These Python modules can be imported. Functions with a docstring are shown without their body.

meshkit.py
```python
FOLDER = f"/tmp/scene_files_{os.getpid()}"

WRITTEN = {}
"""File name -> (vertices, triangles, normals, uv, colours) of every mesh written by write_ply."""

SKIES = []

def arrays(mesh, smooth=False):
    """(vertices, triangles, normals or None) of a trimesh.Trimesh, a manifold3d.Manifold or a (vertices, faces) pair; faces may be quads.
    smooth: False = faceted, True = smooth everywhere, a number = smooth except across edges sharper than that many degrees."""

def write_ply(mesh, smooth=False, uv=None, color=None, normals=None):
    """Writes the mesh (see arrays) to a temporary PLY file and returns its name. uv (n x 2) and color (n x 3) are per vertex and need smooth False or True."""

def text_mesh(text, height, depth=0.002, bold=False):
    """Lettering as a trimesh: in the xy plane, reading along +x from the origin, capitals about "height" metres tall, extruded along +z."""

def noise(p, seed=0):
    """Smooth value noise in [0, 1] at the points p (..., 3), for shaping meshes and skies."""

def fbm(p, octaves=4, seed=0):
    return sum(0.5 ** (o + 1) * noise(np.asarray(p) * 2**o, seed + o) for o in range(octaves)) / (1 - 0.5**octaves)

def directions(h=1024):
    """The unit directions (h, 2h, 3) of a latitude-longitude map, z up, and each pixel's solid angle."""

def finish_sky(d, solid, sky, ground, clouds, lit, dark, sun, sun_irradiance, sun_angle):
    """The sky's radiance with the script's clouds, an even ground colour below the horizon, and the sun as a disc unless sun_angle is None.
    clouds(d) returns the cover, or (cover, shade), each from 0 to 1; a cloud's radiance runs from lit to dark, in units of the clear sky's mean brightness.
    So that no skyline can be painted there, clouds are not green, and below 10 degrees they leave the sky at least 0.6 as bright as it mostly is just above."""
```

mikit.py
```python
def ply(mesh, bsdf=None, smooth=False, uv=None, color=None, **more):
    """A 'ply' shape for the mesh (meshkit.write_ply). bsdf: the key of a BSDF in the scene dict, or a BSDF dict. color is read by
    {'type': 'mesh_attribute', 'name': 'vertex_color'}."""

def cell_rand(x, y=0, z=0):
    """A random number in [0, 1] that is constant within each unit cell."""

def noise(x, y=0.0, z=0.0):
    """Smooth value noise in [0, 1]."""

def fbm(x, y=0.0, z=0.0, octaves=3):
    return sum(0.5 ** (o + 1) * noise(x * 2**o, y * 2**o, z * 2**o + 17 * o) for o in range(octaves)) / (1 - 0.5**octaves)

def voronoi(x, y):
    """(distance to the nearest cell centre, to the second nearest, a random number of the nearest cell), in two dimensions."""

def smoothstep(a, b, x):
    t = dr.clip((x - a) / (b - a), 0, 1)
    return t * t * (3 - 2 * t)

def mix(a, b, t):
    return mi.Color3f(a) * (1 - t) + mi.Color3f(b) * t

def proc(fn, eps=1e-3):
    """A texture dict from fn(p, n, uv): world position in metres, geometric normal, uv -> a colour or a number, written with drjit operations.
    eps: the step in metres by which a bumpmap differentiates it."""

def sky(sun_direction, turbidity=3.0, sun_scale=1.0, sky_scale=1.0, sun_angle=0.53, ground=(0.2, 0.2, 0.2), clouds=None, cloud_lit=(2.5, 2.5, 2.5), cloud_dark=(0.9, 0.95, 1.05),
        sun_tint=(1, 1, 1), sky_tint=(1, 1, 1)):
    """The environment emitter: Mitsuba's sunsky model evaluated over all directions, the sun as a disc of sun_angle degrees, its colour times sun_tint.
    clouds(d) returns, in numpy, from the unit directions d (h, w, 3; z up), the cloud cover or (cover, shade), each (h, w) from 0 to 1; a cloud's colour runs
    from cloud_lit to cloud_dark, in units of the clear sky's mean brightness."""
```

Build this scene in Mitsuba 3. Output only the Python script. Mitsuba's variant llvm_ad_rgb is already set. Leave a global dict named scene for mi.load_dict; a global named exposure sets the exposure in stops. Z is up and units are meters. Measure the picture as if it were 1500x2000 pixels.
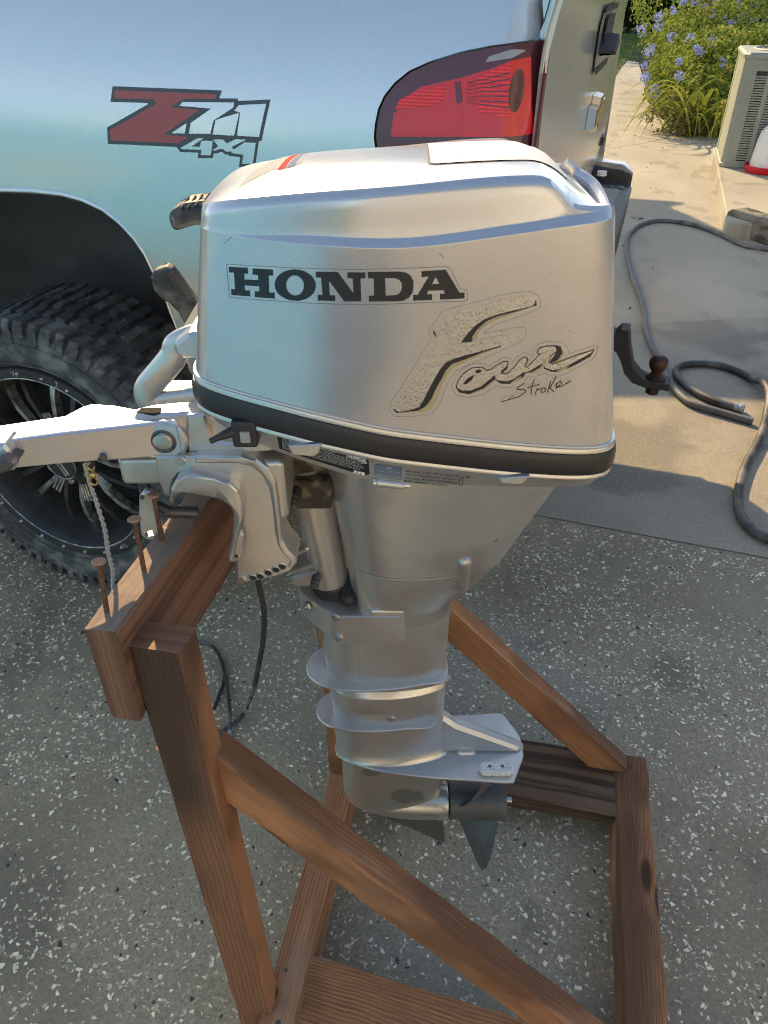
import math, random
import numpy as np
import trimesh, manifold3d
import mitsuba as mi, drjit as dr
import mikit, meshkit
from mikit import noise, fbm, voronoi, cell_rand, smoothstep, mix, proc
from shapely.geometry import Polygon, LineString, Point, box as sbox, MultiPolygon
from shapely.ops import unary_union
from shapely import affinity
T4 = mi.ScalarTransform4f
RNG = np.random.default_rng(7)
scene, labels = {'type': 'scene'}, {}

# ------------------------------------------------ camera, sky, exposure
PITCH = math.radians(35.5)
scene['camera'] = {'type': 'perspective', 'fov': 68.09, 'fov_axis': 'y', 'near_clip': 0.02, 'far_clip': 400.0,
    'to_world': T4().look_at(origin=[0, 0, 1.48], target=[0, math.cos(PITCH), 1.48 - math.sin(PITCH)], up=[0, 0, 1])}
SUN_EL, SUN_AZ = math.radians(34.6), math.radians(20)
SUN = [-math.sin(SUN_AZ) * math.cos(SUN_EL), math.cos(SUN_AZ) * math.cos(SUN_EL), math.sin(SUN_EL)]
scene['sky'] = mikit.sky(SUN, turbidity=3.5, sun_scale=0.56, sun_tint=(1.0, 0.90, 0.68), sky_tint=(1.14, 1.0, .86))
exposure = 3.4

# ------------------------------------------------ materials
def P(name, color, rough=.5, metal=0., coat=0., spec=.5, coat_gloss=.95, bump=None, bscale=1., **kw):
    b = {'type': 'principled', 'base_color': color if isinstance(color, dict) else {'type': 'rgb', 'value': list(color)},
         'roughness': rough if isinstance(rough, dict) else float(rough), 'metallic': float(metal), 'specular': float(spec), **kw}
    if coat: b['clearcoat'], b['clearcoat_gloss'] = float(coat), float(coat_gloss)
    if bump is not None:
        b = {'type': 'bumpmap', 'arbitrary': bump, 'scale': float(bscale), 'bsdf': b}
    scene['mat_' + name] = {'type': 'twosided', 'bsdf': b}
    return name

def c3(r, g, b): return mi.Color3f(r, g, b)

def f_cowl(p, n, uv):
    m = fbm(p.x * 30, p.y * 30, p.z * 30, 3); s = noise(p.x * 1500, p.y * 1500, p.z * 1500)
    return mix((.48, .49, .512), (.535, .545, .567), m) * (.88 + .24 * s)
def f_cowlrough(p, n, uv): return .175 + .06 * fbm(p.x * 14, p.y * 14, p.z * 14, 3)
P('cowl_silver', proc(f_cowl), rough=proc(f_cowlrough), metal=.66, spec=.25)
def f_cast(p, n, uv):
    m = fbm(p.x * 22, p.y * 22, p.z * 22, 4); g = smoothstep(.60, .74, fbm(p.x * 9 + 3, p.y * 9, p.z * 7, 4))
    return mix(mix((.49, .485, .47), (.59, .585, .57), m), (.33, .31, .28), g * .5)
P('cast_silver', proc(f_cast), rough=.30, metal=.76, spec=.3)
P('gear_silver', proc(lambda p, n, uv: mix((.52, .50, .45), (.20, .19, .175), .55 * smoothstep(1.0, .55, dr.minimum(dr.square((p.x - .046 + .5 * (p.z - .285)) / .034) + dr.square((p.z - .288) / .024), dr.square((p.x + .022) / .020) + dr.square((p.z - .355) / .013)) + 1.3 * (fbm(p.x * 60, p.y * 60, p.z * 60, 3) - .5)))), rough=.30, metal=.8)
P('rubber', (.018, .018, .02), rough=.42)
P('black_plastic', (.022, .022, .024), rough=.5)
P('worn_black', proc(lambda p, n, uv: mix((.035, .032, .03), (.13, .115, .095), smoothstep(.45, .7, fbm(p.x * 40, p.y * 40, p.z * 40, 4)))), rough=.6)
P('grey_plastic', (.07, .062, .055), rough=.5)
P('steel', (.45, .45, .44), rough=.28, metal=.9)
P('dark_steel', (.10, .10, .10), rough=.4, metal=.6)
P('grime', proc(lambda p, n, uv: mix((.03, .024, .018), (.16, .135, .10), smoothstep(.35, .7, fbm(p.x * 60, p.y * 60, p.z * 60, 4)))), rough=.75)
P('decal_black', (.012, .015, .020), rough=.35)
P('decal_tan', (.42, .32, .17), rough=.4)
P('decal_grey', (.30, .30, .29), rough=.4)
P('decal_line', (.16, .16, .155), rough=.5)
P('decal_white', (.75, .75, .73), rough=.4)
P('decal_red', (.34, .075, .07), rough=.4)
P('decal_blue', (.10, .13, .21), rough=.4)
P('speckle', proc(lambda p, n, uv: mix((.56, .555, .53), (.05, .05, .05), smoothstep(.60, .68, noise(p.x * 2300, p.y * 700, p.z * 2300) * .65 + .35 * noise(p.x * 900, 3.0, p.z * 900)))), rough=.4, metal=.82)
for nm_, c_ in (('sticker_grey', (.42, .42, .41)), ('sticker_red', (.50, .10, .09)), ('sticker_blue', (.22, .25, .33)), ('sticker_ink', (.25, .25, .25)), ('primer', (.74, .74, .71))):
    scene['mat_' + nm_] = {'type': 'twosided', 'bsdf': {'type': 'diffuse', 'reflectance': {'type': 'rgb', 'value': list(c_)}}}
scene['mat_panel_white'] = {'type': 'twosided', 'bsdf': {'type': 'diffuse', 'reflectance': proc(lambda p, n, uv: mix((.56, .56, .58), (.68, .68, .69), fbm(p.x * 30, p.y * 70, 1.0, 4)))}}
P('skeg_shade', proc(lambda p, n, uv: mix((.085, .08, .066), (.15, .142, .118), fbm(p.x * 50, p.y * 50, p.z * 50, 3))), rough=.45, metal=.4)  # darker than the gear case: shade on the skeg put into its colour
P('anode_zinc', proc(lambda p, n, uv: mix((.60, .60, .58), (.40, .40, .385), smoothstep(.45, .75, noise(p.x * 600, p.y * 600, p.z * 600)))), rough=.8)
P('prop_grey', proc(lambda p, n, uv: mix((.065, .066, .068), (.13, .13, .128), fbm(p.x * 40, p.y * 40, p.z * 40, 4))), rough=.42, metal=.2)

def wood_rings(u, v, f=150):
    a = v * f + 4.0 * fbm(u * 1.3 + 7, v * 6, 0.0, 3) + .8 * fbm(u * 6, v * 26, 3.0, 2)
    kd = voronoi(u * 2.3, v * 8.0 + 3); k = smoothstep(.34, .04, kd[0]) * smoothstep(.55, .6, kd[2])
    r = .5 + .5 * dr.sin(6.2832 * (a + 2.2 * k))
    return smoothstep(.35, .95, r), smoothstep(.11, .05, kd[0]) * smoothstep(.55, .6, kd[2])
def f_wood(p, n, uv):
    u, v = uv.x, uv.y
    ring, knot = wood_rings(u, v)
    big = fbm(u * 2.7 + 11, v * 5, 7.0, 3)
    col = mix((.345, .165, .082), (.225, .100, .049), ring * (.35 + .5 * big))
    col = col * (.70 + .54 * noise(u * 26, v * 1100, 5.0)) * (.74 + .52 * fbm(u * 1.9, v * 11, 2.0, 3))
    col = mix(col, (.46, .31, .215), smoothstep(.56, .78, fbm(u * 2.1 + 31, v * 24, 3.0, 4)) * .45)
    col = mix(col, (.075, .040, .025), smoothstep(.52, .70, fbm(u * 3.4 + 3, v * 7, 9.0, 4)) * .7)
    return mix(col, (.045, .02, .01), knot * .85)
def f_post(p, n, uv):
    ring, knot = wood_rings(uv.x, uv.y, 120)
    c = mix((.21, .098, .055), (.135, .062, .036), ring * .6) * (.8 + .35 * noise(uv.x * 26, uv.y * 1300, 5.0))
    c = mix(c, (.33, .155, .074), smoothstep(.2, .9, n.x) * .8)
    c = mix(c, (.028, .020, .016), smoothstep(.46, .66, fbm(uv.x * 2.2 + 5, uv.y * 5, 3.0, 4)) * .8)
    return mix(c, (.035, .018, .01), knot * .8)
def f_woodbump(p, n, uv):
    return .5 * (1 - wood_rings(uv.x, uv.y)[0]) + .5 * noise(uv.x * 26, uv.y * 1300, 5.0)
P('wood', proc(f_wood), rough=.78, spec=.2, bump=proc(f_woodbump, eps=3e-4), bscale=.0010)
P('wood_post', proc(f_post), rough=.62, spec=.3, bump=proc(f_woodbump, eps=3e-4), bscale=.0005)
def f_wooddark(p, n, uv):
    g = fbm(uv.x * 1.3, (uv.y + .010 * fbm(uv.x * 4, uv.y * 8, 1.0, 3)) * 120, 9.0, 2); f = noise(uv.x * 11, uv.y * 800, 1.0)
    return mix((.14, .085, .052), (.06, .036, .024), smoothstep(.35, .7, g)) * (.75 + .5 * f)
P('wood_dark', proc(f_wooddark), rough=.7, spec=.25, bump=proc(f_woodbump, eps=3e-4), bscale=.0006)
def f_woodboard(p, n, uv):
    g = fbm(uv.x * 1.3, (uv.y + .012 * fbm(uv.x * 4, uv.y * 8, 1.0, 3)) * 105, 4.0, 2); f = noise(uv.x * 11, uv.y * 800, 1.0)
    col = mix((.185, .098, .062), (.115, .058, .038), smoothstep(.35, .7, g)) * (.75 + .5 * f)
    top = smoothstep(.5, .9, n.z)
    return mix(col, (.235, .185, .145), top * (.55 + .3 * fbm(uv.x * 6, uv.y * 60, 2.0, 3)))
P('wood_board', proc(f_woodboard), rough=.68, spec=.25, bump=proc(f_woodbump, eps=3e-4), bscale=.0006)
P('rust', proc(lambda p, n, uv: mix((.16, .075, .045), (.07, .032, .02), noise(p.x * 400, p.y * 400, p.z * 300))), rough=.75, metal=.15)
P('ball_rust', proc(lambda p, n, uv: mix((.085, .04, .022), (.03, .02, .016), fbm(p.x * 60, p.y * 60, p.z * 60, 3))), rough=.42, metal=.5)
P('nail_head', (.34, .20, .13), rough=.55, metal=.4)
P('twine', proc(lambda p, n, uv: mix((.40, .38, .33), (.22, .21, .19), noise(uv.x * 400, uv.y * 3))), rough=.8)
P('brass', (.55, .38, .13), rough=.3, metal=.9)

def f_paint(p, n, uv):
    return mix((.52, .525, .515), (.58, .585, .57), noise(p.x * 900, p.y * 900, p.z * 900))
P('truck_paint', proc(f_paint), rough=.20, metal=.78, coat=1.0, coat_gloss=.985)
P('truck_dark', (.02, .02, .021), rough=.6)
P('liner', proc(lambda p, n, uv: mix((.06, .06, .06), (.12, .118, .112), fbm(p.x * 14, p.y * 14, p.z * 14, 4))), rough=.8)
P('bumper_black', proc(lambda p, n, uv: mix((.022, .024, .028), (.038, .040, .044), noise(p.x * 300, p.y * 300, p.z * 300))), rough=.5)
P('bumper_metal', (.45, .43, .39), rough=.3, metal=.7)
P('glass_dark', (.01, .012, .014), rough=.06, coat=1.)
P('lens_dark', (.085, .016, .024), rough=.15, coat=.6)
P('lens_red', (.62, .007, .012), rough=.2, coat=.6)
P('lens_bright', proc(lambda p, n, uv: mix((.95, .04, .035), (.55, .008, .012), .5 + .5 * dr.sin(p.z * 1250))), rough=.2)
P('gold', (.55, .40, .13), rough=.3, metal=.8)
P('decal_outline', (.055, .06, .065), rough=.35)
P('decal_paint_silver', (.30, .31, .30), rough=.3, metal=.6)

def f_tyre(p, n, uv):
    d = fbm(p.x * 25, p.y * 25, p.z * 25, 4)
    return mix((.07, .07, .07), (.20, .195, .18), smoothstep(.42, .75, d))
P('tyre', proc(f_tyre), rough=.85)
P('rim_black', proc(lambda p, n, uv: mix((.025, .026, .028), (.06, .055, .05), fbm(p.x * 40, p.y * 40, p.z * 40, 3))), rough=.35)
P('rim_bright', proc(lambda p, n, uv: mix((.50, .48, .45), (.22, .20, .18), smoothstep(.4, .75, fbm(p.x * 60, p.y * 60, p.z * 60, 3)))), rough=.35, metal=.7)

# ground
def f_agg(p, n, uv):
    m = fbm(p.x * 3.0, p.y * 3.0, 1.0, 4); f = noise(p.x * 260, p.y * 260); g = noise(p.x * 700, p.y * 700)
    col = mix((.275, .225, .153), (.395, .330, .235), m) * (.62 + .42 * f + .34 * g)
    st = smoothstep(.60, .76, fbm(p.x * 5.3 + 4, p.y * 4.1, 3.0, 4))
    pale = smoothstep(.55, .75, fbm(p.x * 1.9 + 8, p.y * 2.3 + 5, 2.0, 4))
    col = mix(col, (.21, .205, .195), pale * .30)
    brown = smoothstep(.50, .72, fbm(p.x * 1.3 + 21, p.y * 1.7 + 3, 6.0, 5))
    col = mix(col, (.185, .145, .098), brown * .5)
    col = mix(col, (.10, .088, .072), st * .4)
    v = voronoi(p.x * 330, p.y * 330)
    return mix(col, (.34, .31, .26), smoothstep(.22, .12, v[0]) * smoothstep(.72, .85, v[2]) * .8)
def b_agg(p, n, uv): return .6 * noise(p.x * 240, p.y * 240) + .4 * noise(p.x * 650, p.y * 650)
P('aggregate', proc(f_agg), rough=.7, spec=.35, bump=proc(b_agg, eps=4e-4), bscale=.0022)
def f_slab(p, n, uv):
    m = fbm(p.x * 1.6, p.y * 1.6, 2.0, 5); f = noise(p.x * 180, p.y * 180); q = fbm(p.x * 9, p.y * 9, 4.0, 3)
    col = mix((.20, .178, .138), (.34, .305, .242), m) * (.82 + .2 * f + .18 * q)
    st = smoothstep(.58, .75, fbm(p.x * 2.4 + 14, p.y * 3.1, 3.0, 4))
    col = mix(col, (.11, .105, .095), st * .55)
    v = voronoi(p.x * 120, p.y * 120)
    return mix(col, (.52, .49, .43), smoothstep(.26, .14, v[0]) * smoothstep(.62, .8, v[2]) * .6)
P('slab', proc(f_slab), rough=.8, spec=.3, bump=proc(lambda p, n, uv: noise(p.x * 160, p.y * 160), eps=6e-4), bscale=.0012)
def f_walk(p, n, uv):
    m = fbm(p.x * 2.2, p.y * 1.6, 5.0, 5); f = noise(p.x * 90, p.y * 90); d = smoothstep(.60, .72, fbm(p.x * 7, p.y * 5 + 2, 3.0, 4))
    return mix(mix((.27, .248, .20), (.415, .388, .318), m) * (.9 + .18 * f), (.17, .155, .13), d * .45)
P('walk', proc(f_walk), rough=.85, spec=.25)
P('plank_dark', proc(lambda p, n, uv: f_wooddark(p, n, uv) * 1.15), rough=.7, spec=.25)
P('shell', {'type': 'mesh_attribute', 'name': 'vertex_color'}, rough=.55)
P('joint_dirt', (.022, .020, .017), rough=.95)
P('soil', (.05, .035, .022), rough=.95)
def f_lawn(p, n, uv): return mix((.045, .075, .015), (.13, .16, .04), fbm(p.x * 4, p.y * 4, 1.0, 4))
P('lawn_green', proc(f_lawn), rough=.9)
P('curb_conc', proc(lambda p, n, uv: mix((.20, .18, .145), (.045, .04, .033), smoothstep(.35, .65, fbm(p.x * 9, p.y * 9, p.z * 14, 4)))), rough=.9)
P('hose_black', proc(lambda p, n, uv: mix((.028, .029, .032), (.10, .10, .105), smoothstep(.4, .7, fbm(p.x * 12, p.y * 12, 1.0, 3)))), rough=.55)
P('hose_grey', proc(lambda p, n, uv: mix((.060, .063, .075), (.13, .13, .135), fbm(p.x * 25, p.y * 25, 1.0, 3))), rough=.6)
P('ac_paint', proc(lambda p, n, uv: mix((.25, .27, .215), (.30, .315, .26), fbm(p.x * 5, p.y * 5, p.z * 3, 4))), rough=.5)
P('ac_dark', (.045, .05, .045), rough=.7)
P('jug', (.82, .80, .75), rough=.35)
P('jug_red', (.62, .02, .035), rough=.3)
P('rock', (.04, .04, .042), rough=.6)
for i, (a, b) in enumerate(((0, 1), (0, 1))):
    scene[f'mat_leaf{i}'] = {'type': 'principledthin', 'base_color': {'type': 'mesh_attribute', 'name': 'vertex_color'}, 'roughness': .35, 'diff_trans': .7, 'spec_trans': 0.0}
scene['mat_petal'] = {'type': 'principledthin', 'base_color': {'type': 'rgb', 'value': [.33, .38, .74]}, 'roughness': .6, 'diff_trans': .6, 'spec_trans': 0.0}
P('bark', (.10, .075, .05), rough=.9)
P('stucco', proc(lambda p, n, uv: mix((.42, .425, .43), (.49, .495, .50), noise(p.x * 40, p.y * 40, p.z * 40))), rough=.9)
P('trim_white', (.74, .73, .70), rough=.6)
P('roof_dark', (.10, .09, .085), rough=.9)
P('van_cyan', (.13, .38, .64), rough=.3, coat=1.)
P('sign_pale', (.27, .50, .68), rough=.4)
P('fence_dark', (.03, .027, .024), rough=.9)

# ------------------------------------------------ mesh helpers
def key(name):
    if name not in scene and not any(k.startswith(name + '__') for k in scene): return name
    i = 1
    while f'{name}_{i:03d}' in scene or any(k.startswith(f'{name}_{i:03d}__') for k in scene): i += 1
    return f'{name}_{i:03d}'
def thing(name, label, cat, group=None):
    k = key(name); labels[k] = {'label': label, 'category': cat}
    if group: labels[k]['group'] = group
    scene_reserved.add(k); return k
scene_reserved = set()
def put(parent, name, mesh, mat, smooth=32, label=None, stuff=False, uv=None, color=None, to=None):
    """One entry: a part of parent (or a top-level mesh when parent is None)."""
    if parent and parent.count('__') >= 2: parent = '__'.join(parent.split('__')[:2])
    base = f'{parent}__{name}' if parent else name
    k, i = base, 0
    while k in scene: i += 1; k = f'{base}_{i:03d}'
    if isinstance(mesh, list): mesh = cat(mesh)
    extra = {'to_world': to} if to is not None else {}
    mat = 'mat_' + mat
    if color is not None or uv is not None:
        scene[k] = mikit.ply(mesh, mat, smooth=smooth if smooth in (True, False) else False, uv=uv, color=color, **extra)
    else:
        scene[k] = mikit.ply(mesh, mat, smooth=smooth, **extra)
    if label: labels.setdefault(k, {})['label'] = label
    if stuff: labels.setdefault(k, {})['kind'] = 'stuff'
    return k
def cat(ms):
    return trimesh.util.concatenate([tm(m) for m in ms])
def tm(m):
    if hasattr(m, 'to_mesh'):
        q = m.to_mesh(); return trimesh.Trimesh(np.array(q.vert_properties[:, :3]), np.array(q.tri_verts), process=False)
    return m
def man(m):
    m = trimesh.Trimesh(m.vertices, m.faces); m.merge_vertices()
    return manifold3d.Manifold(manifold3d.Mesh(np.asarray(m.vertices, np.float32), np.asarray(m.faces, np.uint32)))
def grid(Pt, cu=False, cv=False, capu=False):
    """Mesh of a (nu, nv, 3) grid of points; cu/cv close it, capu closes both u ends with fans."""
    Pt = np.asarray(Pt, float); nu, nv = Pt.shape[:2]
    i, j = np.meshgrid(np.arange(nu if cu else nu - 1), np.arange(nv if cv else nv - 1), indexing='ij')
    a = i * nv + j; b = ((i + 1) % nu) * nv + j; c = ((i + 1) % nu) * nv + (j + 1) % nv; d = i * nv + (j + 1) % nv
    f = np.concatenate([np.stack([a, b, c], -1).reshape(-1, 3), np.stack([a, c, d], -1).reshape(-1, 3)])
    v = Pt.reshape(-1, 3)
    if capu:
        n = len(v); v = np.vstack([v, Pt[0].mean(0), Pt[-1].mean(0)]); jj = np.arange(nv if cv else nv - 1)
        f = np.vstack([f, np.stack([jj * 0 + n, jj, (jj + 1) % nv], -1), np.stack([jj * 0 + n + 1, (nu - 1) * nv + (jj + 1) % nv, (nu - 1) * nv + jj], -1)])
    m = trimesh.Trimesh(v, f, process=False)
    m.merge_vertices(digits_vertex=7); m.update_faces(m.nondegenerate_faces(height=1e-9)); m.remove_unreferenced_vertices()
    if m.is_watertight and m.volume < 0: m.invert()
    return m
def smoothpath(pts, n=12):
    """Catmull-Rom through the points."""
    p = np.asarray(pts, float); q = np.vstack([2 * p[0] - p[1], p, 2 * p[-1] - p[-2]]); out = []
    for k in range(1, len(q) - 2):
        for t in np.linspace(0, 1, n, endpoint=False):
            a, b, c, d = q[k - 1:k + 3]
            out.append(.5 * (2 * b + (c - a) * t + (2 * a - 5 * b + 4 * c - d) * t * t + (3 * b - a - 3 * c + d) * t ** 3))
    return np.vstack(out + [p[-1]])
def tube(path, r, n=10, cap=True, flat=1.):
    p = np.asarray(path, float); r = np.broadcast_to(r, len(p))
    t = np.gradient(p, axis=0); t /= np.linalg.norm(t, axis=1, keepdims=True)
    a = np.cross(t[0], [0, 0, 1.]);  a = a if np.linalg.norm(a) > .1 else np.cross(t[0], [0, 1., 0]); a /= np.linalg.norm(a)
    rings, ang = [], np.linspace(0, 2 * np.pi, n, endpoint=False)
    for k in range(len(p)):
        a = a - t[k] * (a @ t[k]); a /= np.linalg.norm(a); b = np.cross(t[k], a)
        rings.append(p[k] + r[k] * (np.cos(ang)[:, None] * a + flat * np.sin(ang)[:, None] * b))
    return grid(rings, cv=True, capu=cap)
def lathe(prof, origin, axis, n=40):
    """prof: (distance along the axis, radius) pairs; closed at the ends by radius 0."""
    z = np.asarray(axis, float); z /= np.linalg.norm(z)
    a = np.cross(z, [0, 0, 1.]); a = a if np.linalg.norm(a) > .1 else np.cross(z, [0, 1., 0]); a /= np.linalg.norm(a); b = np.cross(z, a)
    ang = np.linspace(0, 2 * np.pi, n, endpoint=False); o = np.asarray(origin, float)
    return grid([[o + d * z + r * (math.cos(t) * a + math.sin(t) * b) for t in ang] for d, r in prof], cv=True)
def cyl(p0, p1, r, n=20, c=.0):
    p0, p1 = np.asarray(p0, float), np.asarray(p1, float); L = np.linalg.norm(p1 - p0); c = min(c, r * .9, L * .4)
    return lathe([(0, 0), (0, r - c), (c, r), (L - c, r), (L, r - c), (L, 0)], p0, p1 - p0, n)
def hexnut(p, axis, r, h):
    p = np.asarray(p, float); return lathe([(0, 0), (0, r), (h * .8, r), (h, r * .85), (h, 0)], p, axis, 6)
def cbox(lo, hi, c=.002):
    lo, hi = np.asarray(lo, float), np.asarray(hi, float); pts = []
    for s in np.ndindex(2, 2, 2):
        q = np.where(s, hi, lo); d = np.where(s, -1, 1) * c
        for k in range(3):
            w = q + d; w[k] = q[k]; pts.append(w)
    return trimesh.convex.convex_hull(np.array(pts))
def rounded(lo, hi, r, n=16):
    lo, hi = np.asarray(lo, float) + r, np.asarray(hi, float) - r
    s = manifold3d.Manifold.sphere(r, n)
    return tm(manifold3d.Manifold.batch_hull([s.translate(tuple(np.where(k, hi, lo))) for k in np.ndindex(2, 2, 2)]))
def hull(balls, n=20):
    return tm(manifold3d.Manifold.batch_hull([manifold3d.Manifold.sphere(r, n).translate(tuple(p)) for p, r in balls]))
def ccw(p):
    p = np.asarray(p, float); x, y = p[:, 0], p[:, 1]
    return p if (x * np.roll(y, -1) - y * np.roll(x, -1)).sum() > 0 else p[::-1]
def inset(p, c):
    p = ccw(p); e = np.roll(p, -1, 0) - p; e /= np.maximum(np.linalg.norm(e, axis=1, keepdims=True), 1e-12)
    nrm = np.stack([-e[:, 1], e[:, 0]], 1); a = np.roll(nrm, 1, 0); m = a + nrm; m /= np.maximum((m * nrm).sum(1, keepdims=True), .35)
    return p + c * m
def prism(poly, h0, h1, c=.0, to3=None):
    """Polygon extruded from h0 to h1 with bevelled rims; to3(x, y, h) -> world (default x, h as Y, y as Z)."""
    p = ccw(poly); n = len(p)
    rows = [(inset(p, c), h0), (p, h0 + c), (p, h1 - c), (inset(p, c), h1)] if c else [(p, h0), (p, h1)]
    v = np.vstack([np.c_[q, np.full(n, h)] for q, h in rows]); f = []
    for k in range(len(rows) - 1):
        j = np.arange(n); a = k * n + j; b = k * n + (j + 1) % n
        f += [np.stack([a, b, b + n], 1), np.stack([a, b + n, a + n], 1)]
    for k, flip in ((0, True), (len(rows) - 1, False)):
        tv, tf = trimesh.creation.triangulate_polygon(Polygon(rows[k][0]).buffer(0), engine='earcut')
        from scipy.spatial import cKDTree
        idx = cKDTree(rows[k][0]).query(tv)[1] + k * n; tf = idx[tf]
        q = v[tf][:, :, :2]; ar = np.cross(q[:, 1] - q[:, 0], q[:, 2] - q[:, 0]); tf[ar < 0] = tf[ar < 0][:, ::-1]
        f.append(tf[:, ::-1] if flip else tf)
    f = np.vstack(f)
    if to3 is None: w = np.c_[v[:, 0], v[:, 2], v[:, 1]]
    else: w = np.array([to3(*q) for q in v])
    m = trimesh.Trimesh(w, f, process=False)
    if m.volume < 0: m.invert()
    return m
def smoothpoly(pts, n=6):
    p = np.asarray(pts, float); q = np.vstack([p[-1:], p, p[:2]]); out = []
    for k in range(1, len(q) - 2):
        for t in np.linspace(0, 1, n, endpoint=False):
            a, b, c, d = q[k - 1:k + 3]
            out.append(.5 * (2 * b + (c - a) * t + (2 * a - 5 * b + 4 * c - d) * t * t + (3 * b - a - 3 * c + d) * t ** 3))
    return np.array(out)
def roundpoly(pts, r):
    q = Polygon(pts).buffer(-r, join_style=1, quad_segs=5).buffer(r, join_style=1, quad_segs=5).simplify(r * .02)
    q = max(q.geoms, key=lambda g: g.area) if hasattr(q, 'geoms') else q
    return np.array(q.exterior.coords)[:-1]
def geoms(g): return [x for x in getattr(g, 'geoms', [g]) if isinstance(x, Polygon) and x.area > 1e-12]
def patch(poly, fn, cell=.02, thick=0.):
    """A shapely polygon cut into cells and laid on the surface fn(a, b) -> world points."""
    V, F, at = [], [], 0
    x0, y0, x1, y1 = poly.bounds
    for i in range(int(math.floor(x0 / cell)), int(math.floor(x1 / cell)) + 1):
        for j in range(int(math.floor(y0 / cell)), int(math.floor(y1 / cell)) + 1):
            for g in geoms(poly.intersection(sbox(i * cell, j * cell, (i + 1) * cell, (j + 1) * cell))):
                try: tv, tf = trimesh.creation.triangulate_polygon(g, engine='earcut')
                except Exception: continue
                V.append(tv); F.append(tf + at); at += len(tv)
    v, f = np.vstack(V), np.vstack(F)
    w = np.asarray(fn(v[:, 0], v[:, 1]), float)
    m = trimesh.Trimesh(w, f, process=False); m.merge_vertices(digits_vertex=6)
    m.update_faces(m.nondegenerate_faces(height=1e-9)); return m
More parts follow.
